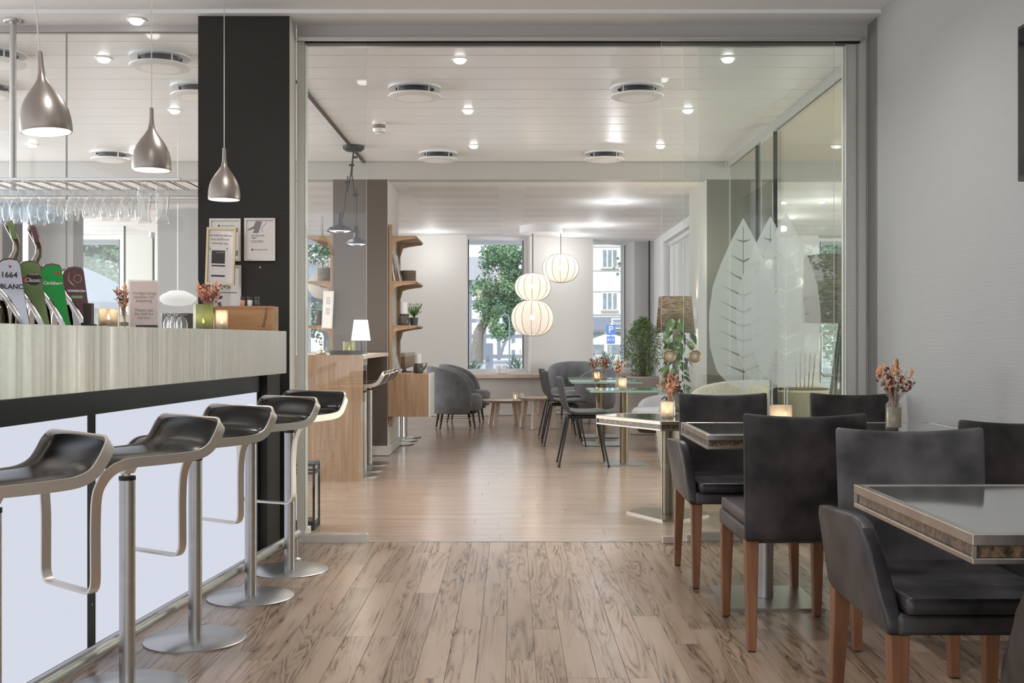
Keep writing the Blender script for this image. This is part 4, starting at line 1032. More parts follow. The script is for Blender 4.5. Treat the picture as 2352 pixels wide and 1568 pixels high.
def metal_table(label, pts, z, base, loc, col=(0, 0), cr_=.036, mm='steel', rm='rim'):
    t = thing('dining_table', label, 'table', loc)
    off = rim_band(pts, .022, z-.022, z, 'top_rim', M[rm], t)
    q = off(.0225); b = MB(); b.prism(q, z-.012, z-.0015); b.build('glass_top', M['table_glass'], t)
    q = off(.010); b = MB(); b.prism(q, z-.046, z-.0225); b.build('inlay_band', M['inlay'], t)
    n = len(pts)
    rim_band(pts, .024, z-.058, z-.0465, 'bottom_rim', M[rm], t)
    for i in range(n):
        p = Vector(off(.004)[i]); b = MB(); b.box(p.x-.0035, p.x+.0035, p.y-.0035, p.y+.0035, z-.0464, z-.0226); b.build('corner_post', M['rim'], t)
    b = MB(); b.cyl(col[0], col[1], .012, z-.058, cr_, 28); b.build('column', M[mm], t, smooth=True)
    b = MB(); b.prism(base, 0, .011); b.build('base_plate', M['rim_dark' if mm == 'steel_dark' else mm], t)
    return t
def rect(x0, x1, y0, y1): return [(x0, y0), (x1, y0), (x1, y1), (x0, y1)]
TZ = .728
metal_table('foremost dining table with steel rim and inlaid edge', rect(-.315, .315, -.365, .365), TZ, rect(-.20, .20, -.21, .21), (1.20, 2.455, 0))
t = metal_table('steel rimmed table with a square candle holder', rect(-.305, .305, -.335, .335), TZ, rect(-.20, .20, -.21, .21), (1.075, 4.635, 0))
metal_table('steel rimmed table with the sand filled vase by the wall', rect(-.262, .262, -.335, .335), TZ, rect(-.19, .19, -.21, .21), (1.655, 4.635, 0))
P_ = lambda pts, c: [(p[0]-c[0], p[1]-c[1]) for p in pts]
cc = (1.0, 6.9)
metal_table('six sided steel rimmed table just beyond the glass doors', P_([(.54, 7.0), (.88, 6.45), (1.28, 6.45), (1.62, 6.95), (1.5, 7.2), (.68, 7.2)], cc), .622,
            P_([(.73, 6.96), (.915, 6.61), (1.02, 6.61), (1.235, 6.82), (1.23, 7.0), (1.1, 7.1), (.85, 7.1)], cc), (cc[0], cc[1], 0), (-.01, -.03), .042, 'steel_dark', 'rim_dark')
votive('votive_candle', 'glowing square candle holder between two chairs at the wall side table', 1.112, 4.50, TZ, .052, .105, 'votive', 4, .5)
bouquet('flower_vase', 'clear bottle vase of sand with dried flowers by the wall', 1.60, 4.56, TZ, .034, .140, .13, .085, ('orange', 'plum', 'cream'), 11, sandy=True, n=105, sz=.62)
b = MB(); q = bpy.context.scene.objects; vz = [o for o in q if o.get('label', '').startswith('clear bottle vase')][0]
b.tube([(0, 0, .08), (.01, 0, .20), (.012, 0, .262)], .0009, 5); b.lathe([(0, .255), (.006, .262), (.009, .275), (.006, .292), (0, .298)], 10, (.012, 0, 0)); b.build('tall_seed_head', M['brass_seed'], vz, smooth=True)
votive('votive_candle', 'glowing candle holder on the six sided table', X(1532, 6.75), 6.75, .622, .043, .098, 'votive', 6, .6)
bouquet('flower_vase', 'vase of vivid orange dried leaves on the six sided table', X(1540, 6.9), 6.9, .622, .03, .125, .16, .085, ('orange', 'pink', 'plum'), 12, n=40)
def glass_table(label, x0, x1, y0, y1, z, cx_, cy_):
    t = thing('glass_table', label, 'table', (cx_, cy_, 0), 0, 'green glass tables in the lounge')
    b = MB(); b.prism(P_(rect(x0, x1, y0, y1), (cx_, cy_)), z-.018, z); o = b.build('glass_top', [M['glass_green'], M['glass_edge_green']], t)
    for p in o.data.polygons:
        if abs(p.normal.z) < .5: p.material_index = 1
    b = MB(); b.cyl(0, 0, .012, z-.03, .038, 24); b.build('column', M['bronze_col'], t, smooth=True)
    b = MB(); b.lathe([(.038, z-.03), (.09, z-.024), (.09, z-.0185), (0, z-.0185)], 24); b.build('top_flange', M['steel'], t, smooth=True)
    b = MB(); b.prism(rect(-.20, .20, -.2, .2), 0, .012); b.build('base_plate', M['steel'], t)
    return t
glass_table('nearest green glass table with one candle and vase', .675, 1.36, 9.39, 9.95, .67, 1.0, 9.72)
glass_table('green glass table with two flower vases', .62, 1.36, 11.36, 11.95, .67, .95, 11.56)
glass_table('farthest green glass table mostly behind the others', .66, 1.30, 12.3, 12.9, .67, 1.0, 12.5)
votive('votive_candle', 'glowing candle holder on the nearest green glass table', X(1430, 9.6), 9.6, .67, .038, .10, 'votive', 8, .4)
bouquet('flower_vase', 'dried flower vase on the nearest green glass table', X(1421, 9.75), 9.75, .67, .03, .11, .17, .07, ('orange', 'plum', 'cream'), 13, n=36)
votive('votive_candle', 'dark lantern candle on the two vase glass table', X(1370, 11.6), 11.55, .67, .036, .10, 'votive', 4, .3)
bouquet('flower_vase', 'left of the two flower vases on the farther glass table', X(1366, 11.7), 11.75, .67, .03, .09, .18, .06, ('plum', 'orange', 'cream'), 14, n=30)
bouquet('flower_vase', 'right of the two flower vases on the farther glass table', X(1386, 11.6), 11.6, .67, .036, .11, .16, .07, ('orange', 'plum', 'cream'), 15, n=30)

# ---------------- cafe chairs
def cafe_chair(label):
    t = thing('cafe_chair', label, 'chair', group='dark shell chairs at the glass tables')   # faces +X
    prof = [(-.235, .78), (-.228, .74), (-.215, .66), (-.20, .57), (-.175, .50), (-.13, .462), (-.06, .447), (.05, .445), (.15, .452), (.20, .447), (.215, .435)]
    def sh(u, v, dz=0):
        f = u*(len(prof)-1); i = min(int(f), len(prof)-2); k = f-i
        x = prof[i][0]*(1-k)+prof[i+1][0]*k; z = prof[i][1]*(1-k)+prof[i+1][1]*k; s = (v-.5)*2
        wd = .225*(1-.10*max(0, 1-u*3))*(1-.08*max(0, (u-.8)*5))
        return (x+(.035*s*s if u < .45 else 0), s*wd, z+(.02*s*s if u > .45 else 0)+dz)
    b = MB(); b.grid(lambda u, v: sh(u, v), 24, 12); o = b.build('shell', M['shell'], t, smooth='all'); add_mod(o, 'SOLIDIFY', thickness=.018, offset=-1)
    def pd(u, v):
        p = sh(.50+.48*u, .06+.88*v); e = (1-abs(2*u-1)**4)*(1-abs(2*v-1)**4); return (p[0], p[1], p[2]+.004+.014*e)
    b = MB(); b.grid(pd, 12, 10); b.build('seat_pad', M['shell_pad'], t, smooth='all')
    for sx_ in (-1, 1):
        for sy_ in (-1, 1):
            b = MB(); b.tube([(sx_*.13+.0, sy_*.13, .432), (sx_*.215+.0, sy_*.205, .012)], [.011, .008], 10); b.cyl(sx_*.215, sy_*.205, 0, .012, .011, 10); b.build('leg', M['black'], t, smooth=True)
    b = MB(); b.tube([(-.13, -.13, .425), (-.13, .13, .425)], .009, 8); b.tube([(.13, -.13, .425), (.13, .13, .425)], .009, 8); b.tube([(-.13, -.13, .425), (.13, -.13, .425)], .009, 8); b.tube([(-.13, .13, .425), (.13, .13, .425)], .009, 8); b.build('seat_brace', M['black'], t, smooth=True)
    return t
cf = cafe_chair('nearest dark shell chair with taupe seat at the glass tables'); cf.location = (.625, 9.66, 0)
dup(cf, (.545, 11.5, 0), R(2), 'dark shell chair behind the nearest one, second in the row')
dup(cf, (.535, 12.4, 0), R(3), 'dark shell chair mostly hidden behind the second one')

# ---------------- lounge armchairs
def tub(label, m, r=.33, hb=.74, hf=.43, rz=0, loc=(0, 0, 0), cat='armchair', group=None, legm='leather_plum', legs=True):
    t = thing('lounge_armchair', label, cat, loc, rz, group)   # faces +X
    def hgt(a):   # a measured from the back (0) to the front (PI)
        k = min(1, a/R(128)); return hf+(hb-hf)*math.sqrt(max(0, 1-k**2.6))
    n = 40; b = MB(); bm = b.bm; secs = []
    for i in range(n+1):
        a = -R(130)+R(260)*i/n; ang = PI+a; h = hgt(abs(a)); rt = r+.02
        pr = [(r-.07, .20), (r-.03, .20), (r+.0, .30), (rt, h-.02), (rt-.012, h), (rt-.04, h), (rt-.055, h-.02), (r-.075, .35)]
        secs.append([bm.verts.new((q*math.cos(ang), q*math.sin(ang)*1.0, z)) for q, z in pr])
    for A, B in zip(secs, secs[1:]):
        for k in range(8): bm.faces.new((A[k], A[(k+1) % 8], B[(k+1) % 8], B[k]))
    bm.faces.new(secs[0]); bm.faces.new(secs[-1])
    b.build('back_shell', m, t, smooth='all')
    b = MB(); b.lathe([(0, .23), (r-.06, .23), (r-.045, .26), (r-.045, .40), (r-.07, .43), (0, .44)], 32, (.07, 0, 0), 1.12, 1); b.build('seat_cushion', m, t, smooth='all')
    b = MB(); b.lathe([(0, .19), (r-.08, .19), (r-.06, .23), (0, .23)], 32, (.03, 0, 0), 1.15, 1); b.build('seat_base', M['dark_brown'], t, smooth=True)
    if legs:
        for sx_ in (-1, 1):
            for sy_ in (-1, 1):
                b = MB(); b.tube([(sx_*.19+.03, sy_*.19, .20), (sx_*.22+.03, sy_*.22, 0.0)], [.02, .011], 10); b.build('leg', M['dark_brown'], t, smooth=True)
        b = MB(); pts = [(.03+.19, .19, .11), (.03+.19, -.19, .11), (.03-.19, -.19, .11), (.03-.19, .19, .11), (.03+.19, .19, .11)]; b.tube(pts, .004, 6); b.build('stretcher', M['brass'], t)
    return t
gl = 'grey velvet lounge armchairs'
tub('grey velvet tub chair beside the white fronted wall cabinet', M['grey_fab'], .31, .78, .43, R(10), (-.74, 13.65, 0), group=gl)
tub('grey velvet tub chair behind the one by the cabinet', M['grey_fab'], .31, .78, .43, R(-5), (-.66, 14.75, 0), group=gl)
tub('grey velvet armchair facing the camera under the wall between the windows', M['grey_fab'], .33, .80, .46, R(250), (.86, 15.6, 0), group=gl)
tub('grey velvet armchair turned sideways behind the glass tables', M['grey_fab'], .33, .74, .46, R(180), (1.06, 14.6, 0), group=gl)
tub('pale grey tub chair by the potted bamboo', M['grey_light'], .29, .56, .42, R(200), (1.53, 10.9, 0), legs=False)
tub('pale speckled tub chair behind the first etched leaf', M['stone_w'], .31, .80, .45, R(120), (1.70, 8.6, 0), legs=False)
tub('grey brown side room tub chair behind the etched leaf stalks', M['grey_fab'], .30, .66, .42, R(200), (2.75, 9.75, 0), group=gl)
t = thing('side_table', 'small round dark table in the side room', 'table', (2.85, 8.9, 0))
b = MB(); b.cyl(0, 0, .56, .60, .20, 28); b.build('top', M['shell'], t, smooth=True); b = MB(); b.cyl(0, 0, .015, .56, .02, 12); b.build('column', M['black'], t, smooth=True); b = MB(); b.cyl(0, 0, 0, .015, .15, 24); b.build('base', M['black'], t, smooth=True)
# ---------------- coffee tables
def coffee(label, x, y, z, r, rz):
    t = thing('coffee_table', label, 'table', (x, y, 0), rz, 'round wooden coffee tables')
    b = MB(); b.lathe([(0, z-.035), (r-.06, z-.035), (r, z), (r-.012, z), (r-.018, z-.014), (0, z-.014)], 40); b.build('tray_top', M['oak_pale'], t, smooth=True)
    for k in range(4):
        a = PI/4+k*PI/2; cx_, cy_ = math.cos(a), math.sin(a); q = .026
        b = MB(); b.hexa([(cx_*r*.80-q, cy_*r*.80-q, 0), (cx_*r*.80+q, cy_*r*.80-q, 0), (cx_*r*.80+q, cy_*r*.80+q, 0), (cx_*r*.80-q, cy_*r*.80+q, 0)],
               [(cx_*r*.62-q, cy_*r*.62-q, z-.036), (cx_*r*.62+q, cy_*r*.62-q, z-.036), (cx_*r*.62+q, cy_*r*.62+q, z-.036), (cx_*r*.62-q, cy_*r*.62+q, z-.036)])
        b.build('leg', M['oak_pale'], t)
coffee('lower round wooden coffee table, beside the grey tub chairs', -.08, 14.2, .33, .31, .2)
coffee('higher round wooden coffee table, overlapping the lower one', .33, 13.75, .385, .27, .5)
votive('votive_candle', 'grey glass tumbler candle on the lower coffee table', X(1184, 14.1), 14.1, .32, .035, .13, 'vase', 16, .1)
t = thing('white_votive', 'small white candle cup on the higher coffee table', 'candle', (X(1199, 13.8), 13.8, .372)); b = MB(); b.cyl(0, 0, 0, .06, .025, 16); b.build('cup', M['candle_w'], t, smooth=True); b = MB(); b.cyl(0, 0, .06, .066, .002, 6); b.build('wick', M['black'], t)
for px, lb in ((1145, 'white pillar candle on the sill, closer to the wall post'), (1159, 'white pillar candle on the sill, right one of the pair')):
    t = thing('pillar_candle', lb, 'candle', (X(px, 16.0), 16.0, SILL+.012), 0, 'white candles on the window sill'); b = MB(); b.lathe([(0, 0), (.036, 0), (.036, .105), (.03, .11), (0, .105)], 18); b.build('wax', M['candle_w'], t, smooth=True); b = MB(); b.cyl(0, 0, .105, .118, .0015, 6); b.build('wick', M['black'], t)
# ---------------- lamp cluster
def ball(label, px, py0, py1, wpx, d, cordtop):
    x = X(px, d); z0, z1 = Z(py1, d), Z(py0, d); r = wpx/2*d/F; h = (z1-z0); rt = r*.42
    t = thing('pendant_lamp', label, 'lamp', (x, d, z0), 0, 'ribbed fabric pendants on one ceiling plate')
    n = 16; prof = []
    for k in range(n+1):
        a = -PI/2*.86+PI*.86*k/n; prof.append((r*math.cos(a)**.8, h/2+h/2*math.sin(a)/math.sin(PI/2*.86)))
    b = MB(); b.lathe(prof, 48); b.build('fabric_shade', M['balloon'], t, smooth='all')
    for k in range(14):
        a = 2*PI*k/14+.15; b = MB(); b.tube([((q+.003)*math.cos(a), (q+.003)*math.sin(a), z) for q, z in prof], .003, 5, False); b.build('rib', M['rib'], t)
    b = MB()
    for zz, rr_ in ((0, prof[0][0]), (h, prof[-1][0])):
        b.lathe([(rr_-.012, zz), (rr_+.002, zz-.004), (rr_+.002, zz+.004), (rr_-.012, zz)], 32)
    b.build('end_ring', M['rib'], t, smooth=True)
    b = MB(); b.lathe([(0, -.035), (.03, -.018), (.035, .0), (.025, .025), (0, .04)], 16, (0, 0, h*.52)); b.build('bulb', M['bulb'], t, smooth='all')
    b = MB(); b.cyl(0, 0, h*.6, ZL-z0-(.10 if cordtop else 0), .005, 8); b.build('cord', M['rib'], t)
    l = bpy.data.lights.new('bulb_light', 'POINT'); l.energy = 2.2; l.color = (1, .9, .76); l.shadow_soft_size = .05; o = bpy.data.objects.new('bulb_light', l); C.objects.link(o); o.parent = t; o.location = (0, 0, h*.52+.07)
dB = 14.7
ball('large ribbed fabric ball lamp, lowest of the cluster', 1223, 690, 771, 98, dB, True)
ball('ribbed fabric lamp stacked on top of the largest ball lamp', 1224, 628, 690, 84, dB, True)
ball('ribbed fabric lamp hanging highest on its own cord', 1288, 584, 648, 84, dB, True)
t = thing('ceiling_plate', 'round white ceiling plate of the fabric lamp cluster', 'ceiling plate', (X(1243, dB), dB, ZL)); b = MB(); b.lathe([(0, -.10), (.285, -.10), (.29, -.095), (.29, 0), (0, 0)], 48); b.build('plate', M['ceil'], t, smooth=True)

# ---------------- oak reception block, high counter, shelves
t = thing('reception_block', 'tall oak block seen through the fixed glass panel', 'counter', (-1.60, 8.9, 0))
b = MB(); b.box(-.42, .422, -.39, -.365, 0, .988); b.build('front_panel', M['oak'], t); b = MB(); b.box(.397, .42, -.365, -.27, 0, .96); b.build('side_panel', M['oak'], t); b = MB(); b.box(-.42, .42, -.365, -.27, .962, .986); b.build('top_panel', M['oak_h'], t)
t = thing('high_counter', 'pale high counter running from the oak block to the taupe column', 'counter', (-1.50, 9.6, 0))
b = MB(); b.prism([(-.5, -.968), (.322, -.968), (.322, .78), (.26, .84), (-.5, .84)], .955, .985); b.build('counter_top', M['oak_pale'], t)
b = MB(); b.box(-.5, .12, -.70, .80, .87, .954); b.build('apron', M['oak_pale'], t)
b = MB(); b.box(-.5, -.45, -.7, .8, 0, .87); b.build('rear_panel', M['oak'], t)
t = thing('high_counter', 'oak high counter beyond the wall cabinet', 'counter', (-1.30, 12.2, 0))
b = MB(); b.box(-.4, .16, -.6, .6, .93, .965); b.build('counter_top', M['oak_pale'], t); b = MB(); b.box(.02, .06, .5, .6, 0, .93); b.build('end_panel', M['oak_h'], t); b = MB(); b.box(-.4, .16, -.6, .6, .80, .93); b.build('apron', M['oak_h'], t)
def shelf_unit(sgn, label, xw):
    t = thing('wall_shelf', label, 'shelf', (xw, 10.5, 0), 0, 'oak shelf units on the column')
    b = MB(); b.box(*sorted((0, sgn*.035)), 0, .04, Z(980, 10.5) if sgn > 0 else .75, Z(515, 10.5) if sgn > 0 else 2.16); b.box(*sorted((0, sgn*.035)), .78, .82, .75, 2.16); b.build('upright', M['oak'], t)
    b = MB(); b.box(*sorted((0, sgn*.004)), -.012, 0, .30, 2.2); b.build('black_strip', M['black'], t)  # thin black strip on the near edge of the unit
    for py, hid in ((541, 0), (645, 0), (747, 0)):
        z = Z(py, 10.5)
        b = MB(); b.box(*sorted((sgn*.036, sgn*.27)), 0.0, .80, z-.014, z); s_ = b.build('shelf_board', M['oak_h'], t)
        for yy in (.003, .76):
            b = MB(); pts = [(sgn*.036, z-.0145), (sgn*.262, z-.0145), (sgn*.262, z-.024), (sgn*.125, z-.044), (sgn*.065, z-.060), (sgn*.036, z-.155)]
            if sgn < 0: pts = pts[::-1]
            b.prism_y(pts, yy, yy+.028); b.build('bracket', M['oak'], t)
    return t
shelf_unit(1, 'oak three shelf unit on the light side of the taupe column', -1.194)
shelf_unit(-1, 'oak three shelf unit on the window side of the taupe column', -1.719)
ZS = [Z(541, 10.5), Z(645, 10.5), Z(747, 10.5)]
t = thing('wall_cabinet', 'oak box cabinet with white doors hung on the column', 'cabinet', (-1.19, 10.46, 0))
b = MB(); b.box(.0, .385, 0, .62, .369, .777); b.build('body', M['oak'], t); b = MB(); b.box(.387, .402, .01, .31, .365, .78); b.build('door', M['white_lac'], t); b = MB(); b.box(.387, .402, .314, .61, .365, .78); b.build('door', M['white_lac'], t)
t = thing('magazine', 'black backed magazine leaning on the middle shelf', 'magazine', (-1.135, 10.62, ZS[1]), 0, 'magazines leaning on the oak shelves'); t.rotation_euler = (0, R(-9), 0)
b = MB(); b.box(-.006, .006, -.09, .09, .001, .27); b.build('cover', M['magazine'], t); b = MB(); b.box(-.0045, .0045, -.091, -.0902, .003, .268); b.build('page_edge', M['paperw'], t)
t2 = dup(t, (-1.09, 10.72, ZS[1]), 0, 'second magazine leaning beside the first on the middle shelf'); t2.rotation_euler = (0, R(-11), 0)
t2 = dup(t, (-1.10, 10.70, .778), 0, 'magazine standing against the column on the wall cabinet'); t2.rotation_euler = (0, R(-14), 0)
def plates(label, x, y, z, r, h, n):
    for k in range(n):
        o = thing('plate', label, 'plate', (x, y, z+k*h/n), 0, label.split(',')[0])
        b = MB(); b.lathe([(0, 0), (r*.9, 0), (r, h/n*.7), (r, h/n*.9), (r*.85, h/n*.5), (0, h/n*.3)], 28); b.build('disc', M['basket'], o, smooth=True)
t = thing('stacked_basket', 'banded straw pot on the middle shelf of the light side', 'basket', (X(937, 10.9), 10.9, ZS[1]))
for k in range(8):
    b = MB(); b.lathe([(0, .001), (.078, .001), (.083, .008), (.078, .0145), (0, .0145)], 28, (0, 0, k*.0155)); b.build('band', M['basket'], t, smooth=True)
t = thing('stacked_basket', 'banded dark straw pot behind the etched BAR lettering', 'basket', (X(748, 10.7), 10.7, ZS[1]))
for k in range(8):
    b = MB(); b.lathe([(0, .001), (.075, .001), (.08, .009), (.075, .0165), (0, .0165)], 28, (0, 0, k*.0175)); b.build('band', M['basket'], t, smooth=True)
def jar_candle(label, x, y, z, s=1):
    t = thing('jar_candle', label, 'candle', (x, y, z)); 
    b = MB(); b.lathe([(0, 0), (.052*s, 0), (.058*s, .02*s), (.058*s, .075*s), (.046*s, .098*s), (.052*s, .105*s), (.052*s, .112*s), (.044*s, .112*s), (.04*s, .09*s), (0, .09*s)], 24); b.build('jar', M['jar'], t, smooth=True)
    b = MB(); b.lathe([(0, .09*s), (.035*s, .09*s), (.035*s, .225*s), (.03*s, .228*s), (0, .222*s)], 20); b.build('candle', M['candle_w'], t, smooth=True)
jar_candle('white candle in a brown glazed jar on the lowest shelf', X(928, 10.62), 10.62, ZS[2], 1.0)
jar_candle('white candle in a brown jar on the wall cabinet', X(961, 10.8), 10.8, .778, .85)
t = thing('potted_herb', 'wispy plant in a small grey pot on the lowest shelf', 'plant', (X(951, 10.72), 10.72, ZS[2]))
b = MB(); b.lathe([(0, 0), (.035, 0), (.042, .08), (.036, .08), (0, .07)], 20); b.build('pot', M['shell'], t, smooth=True)
b = MB()
for k in range(90):
    a = rnd.uniform(0, 2*PI); s = rnd.uniform(.02, .09); p = Vector((0, 0, .075)); q = Vector((s*math.cos(a), s*math.sin(a), .075+rnd.uniform(.05, .14))); b.tube([p, p.lerp(q, .6)+Vector((0, 0, .02)), q], .001, 4)
    for i in range(3):
        g = p.lerp(q, .5+.25*i); dr = Vector((rnd.uniform(-1, 1), rnd.uniform(-1, 1), .5)).normalized()*.016; sd = dr.orthogonal().normalized()*.005; b.quad(g, g+dr*.5+sd, g+dr, g+dr*.5-sd)
b.build('foliage', M['leaf'], t, norm=False)
t = thing('framed_menu', 'slanted framed menu on the window side shelf', 'sign', (X(752, 10.45), 10.44, ZS[2]-.03)); t.rotation_euler = (0, R(3), R(-14))
b = MB(); hw_ = .055; b.box(-hw_, hw_, -.01, .0, 0, .36); b.build('frame', M['frame_silver'], t); b = MB(); b.box(-hw_+.008, hw_-.008, -.0112, -.0102, .01, .35); b.build('paper_sheet', M['paperw'], t)
for k in range(8): 
    b = MB(); b.box(-.018, .022, -.0122, -.0113, .29-k*.018 if k < 4 else .26-k*.018, .296-k*.018 if k < 4 else .266-k*.018); b.build('text_line', M['inkgrey'], t)
t = thing('small_pot', 'dark brown pot beside the framed menu', 'pot', (X(733, 10.7), 10.7, ZS[2])); b = MB(); b.lathe([(0, 0), (.035, 0), (.045, .05), (.04, .13), (.03, .15), (0, .14)], 20); b.build('body', M['jar'], t, smooth=True)
# on the reception block
z8 = .986
t = thing('service_bell', 'brass reception bell on the oak block', 'bell', (X(740, 8.7), 8.66, z8))
b = MB(); b.lathe([(0, 0), (.045, 0), (.046, .006), (.03, .010), (0, .010)], 24); b.build('base', M['brass'], t, smooth=True); b = MB(); b.lathe([(.034, .011), (.033, .020), (.024, .034), (.006, .040), (0, .040)], 24); b.build('dome', M['brass'], t, smooth=True); b = MB(); b.cyl(0, 0, .040, .054, .003, 8); b.cyl(0, 0, .054, .058, .007, 12); b.build('button', M['brass'], t)
t = thing('serving_tray', 'round black tray on the oak block', 'tray', (X(795, 8.75), 8.76, z8)); b = MB(); b.lathe([(0, 0), (.13, 0), (.145, .035), (.14, .035), (.125, .006), (0, .006)], 36); b.build('tray', M['black'], t, smooth=True)
votive('votive_candle', 'olive candle cup standing on the black tray', X(802, 8.76), 8.76, z8+.007, .05, .10, 'votive_green', 20, .3)
t = thing('table_lamp', 'small table lamp with glowing white shade on the high counter', 'lamp', (X(829, 9.25), 9.25, .986))
b = MB(); b.lathe([(0, 0), (.055, 0), (.055, .008), (.012, .014), (.010, .12), (0, .12)], 20); b.build('base', M['black'], t, smooth=True)
b = MB(); b.hexa([(-.072, -.072, .115), (.072, -.072, .115), (.072, .072, .115), (-.072, .072, .115)], [(-.052, -.052, .29), (.052, -.052, .29), (.052, .052, .29), (-.052, .052, .29)]); b.build('shade', M['lampwhite'], t)
l = bpy.data.lights.new('lamp_light', 'POINT'); l.energy = 3; l.color = (1, .9, .75); l.shadow_soft_size = .04; o = bpy.data.objects.new('lamp_light', l); C.objects.link(o); o.location = (X(829, 9.25), 9.1, 1.32)
# articulated black ceiling lamp
d = 9.62; t = thing('articulated_lamp', 'black two armed articulated ceiling lamp near the taupe column', 'lamp', (X(812, d), d, HC))
def L_(px, py, dd=0): return (X(px, d+dd)-t.location.x, dd, Z(py, d+dd)-HC)
b = MB(); b.lathe([(0, -.05), (.07, -.045), (.095, -.025), (.095, 0), (0, 0)], 32); b.build('canopy', M['black'], t, smooth=True)
for nm, pts, r_ in (('arm', [L_(812, 345), L_(805, 405), L_(798, 440)], .006), ('arm', [L_(812, 350), L_(808, 400, .05), L_(816, 455, .05)], .006), ('arm', [L_(799, 404), L_(788, 500)], .005), ('arm', [L_(819, 432, .05), L_(819, 535, .05)], .005)):
    b = MB(); b.tube(pts, r_, 8); b.build(nm, M['black'], t, smooth=True)
for px, py in ((815, 361), (808, 379), (799, 418), (817, 447)):
    x_, y_, z_ = L_(px, py); b = MB(); b.box(x_-.022, x_+.022, y_-.012, y_+.012, z_-.009, z_+.009, .002); b.build('joint', M['black'], t)
for px, py, dd, r_ in ((781, 532, 0, .115), (819, 562, .05, .10)):
    x_, y_, z_ = L_(px, py, dd)
    b = MB(); b.lathe([(0, .165), (.022, .165), (.030, .06), (r_*.8, .035), (r_, .012), (r_, 0), (r_*.95, .002), (.03, .03), (0, .03)], 32, (x_, y_, z_)); s_ = b.build('shade', M['black'], t, smooth=True)
    b = MB(); b.lathe([(r_*.88, .006), (.045, .016), (.045, .004), (r_*.6, -.0)], 32, (x_, y_, z_)); b.build('light_ring', emis('ring_glow', (1, .96, .9), 5), s_, smooth=True)
    b = MB(); b.lathe([(0, .01), (.042, .010), (.036, -.014), (0, -.016)], 24, (x_, y_, z_)); b.build('diffuser_cap', M['shell'], s_, smooth=True)
t = thing('ceiling_track', 'black cable track running along the plank ceiling', 'track', (-1.42, 8.6, HC))
b = MB(); b.box(-.012, .012, -1.4, 1.9, -.016, 0); b.build('track', M['black'], t)

# ---------------- ceiling fixtures
def downlight(px, py, z, label, e=34, group='recessed downlights in the plank ceiling', prot=.02):
    d = (z-prot-CH)*F/(HY-py); x = X(px, d)
    t = thing('downlight', label, 'light', (x, d, z), 0, group)
    b = MB(); b.lathe([(.052, 0), (.052, -.005), (.040, -.007), (.038, 0)], 28); b.build('bezel', M['white_lac'], t, smooth=True)
    b = MB(); b.lathe([(0, -.027), (.022, -.026), (.032, -.020), (.038, -.006)], 24); b.build('lens', M['down'], t, smooth='all')
    l = bpy.data.lights.new('downlight_beam', 'SPOT' if prot > .01 else 'POINT'); l.energy = e
    if prot > .01: l.spot_size = R(150); l.spot_blend = .9
    l.color = (.98, .985, 1); l.shadow_soft_size = .03
    o = bpy.data.objects.new('downlight_beam', l); C.objects.link(o); o.parent = t; o.location = (0, 0, -.04 if prot > .01 else -.30)
    return t
for px, py, lb in ((1056, 143, 'downlight nearest in the middle row of the plank ceiling'), (1075, 259, 'second downlight of the middle row'), (1088, 339, 'farthest downlight of the middle row'),
                   (1672, 141, 'nearest downlight seen through the sliding doors'), (1580, 258, 'second downlight seen through the sliding doors'), (1517, 339, 'farthest downlight by the sliding door edge'),
                   (238, 141, 'downlight beside the large air outlet above the bar'), (401, 259, 'downlight close to the dark pillar'), (74, 337, 'downlight above the steel rack pole'), (306, 352, 'downlight beside the farthest air outlet left of the pillar')):
    downlight(px, py, HC, lb)
downlight(313, 53, HC, 'downlight in the strip above the bar glass', 8, None)
for px, py, lb in ((1412, 465, 'glowing downlight in the lower ceiling, nearest one'), (1371, 518, 'lower ceiling downlight beside the fabric lamp plate'), (990, 533, 'lower ceiling downlight by the wall end'), (1312, 541, 'lower ceiling downlight closest to the window wall'), (1888, 463, 'side room downlight above the big lampshade'), (1820, 499, 'side room downlight at the leaf tips')):
    downlight(px, py, ZL, lb, 3.5, 'downlights in the lower ceiling', .008)
for x_, y_, lb in ((-1.0, 4.6, 'first row, bar side'), (1.0, 4.6, 'first row, table side'), (-1.0, 2.9, 'second row, bar side'), (1.0, 2.9, 'second row, table side'), (-1.0, 1.0, 'third row, bar side'), (1.0, 1.0, 'third row, table side'), (-1.0, -1.0, 'last row, bar side'), (1.0, -1.0, 'last row, table side')):
    q = downlight(1176, 400, HC+.02, 'bar room downlight above the viewer, '+lb, 26, 'bar room downlights'); q.location = (x_, y_, HC+.02)
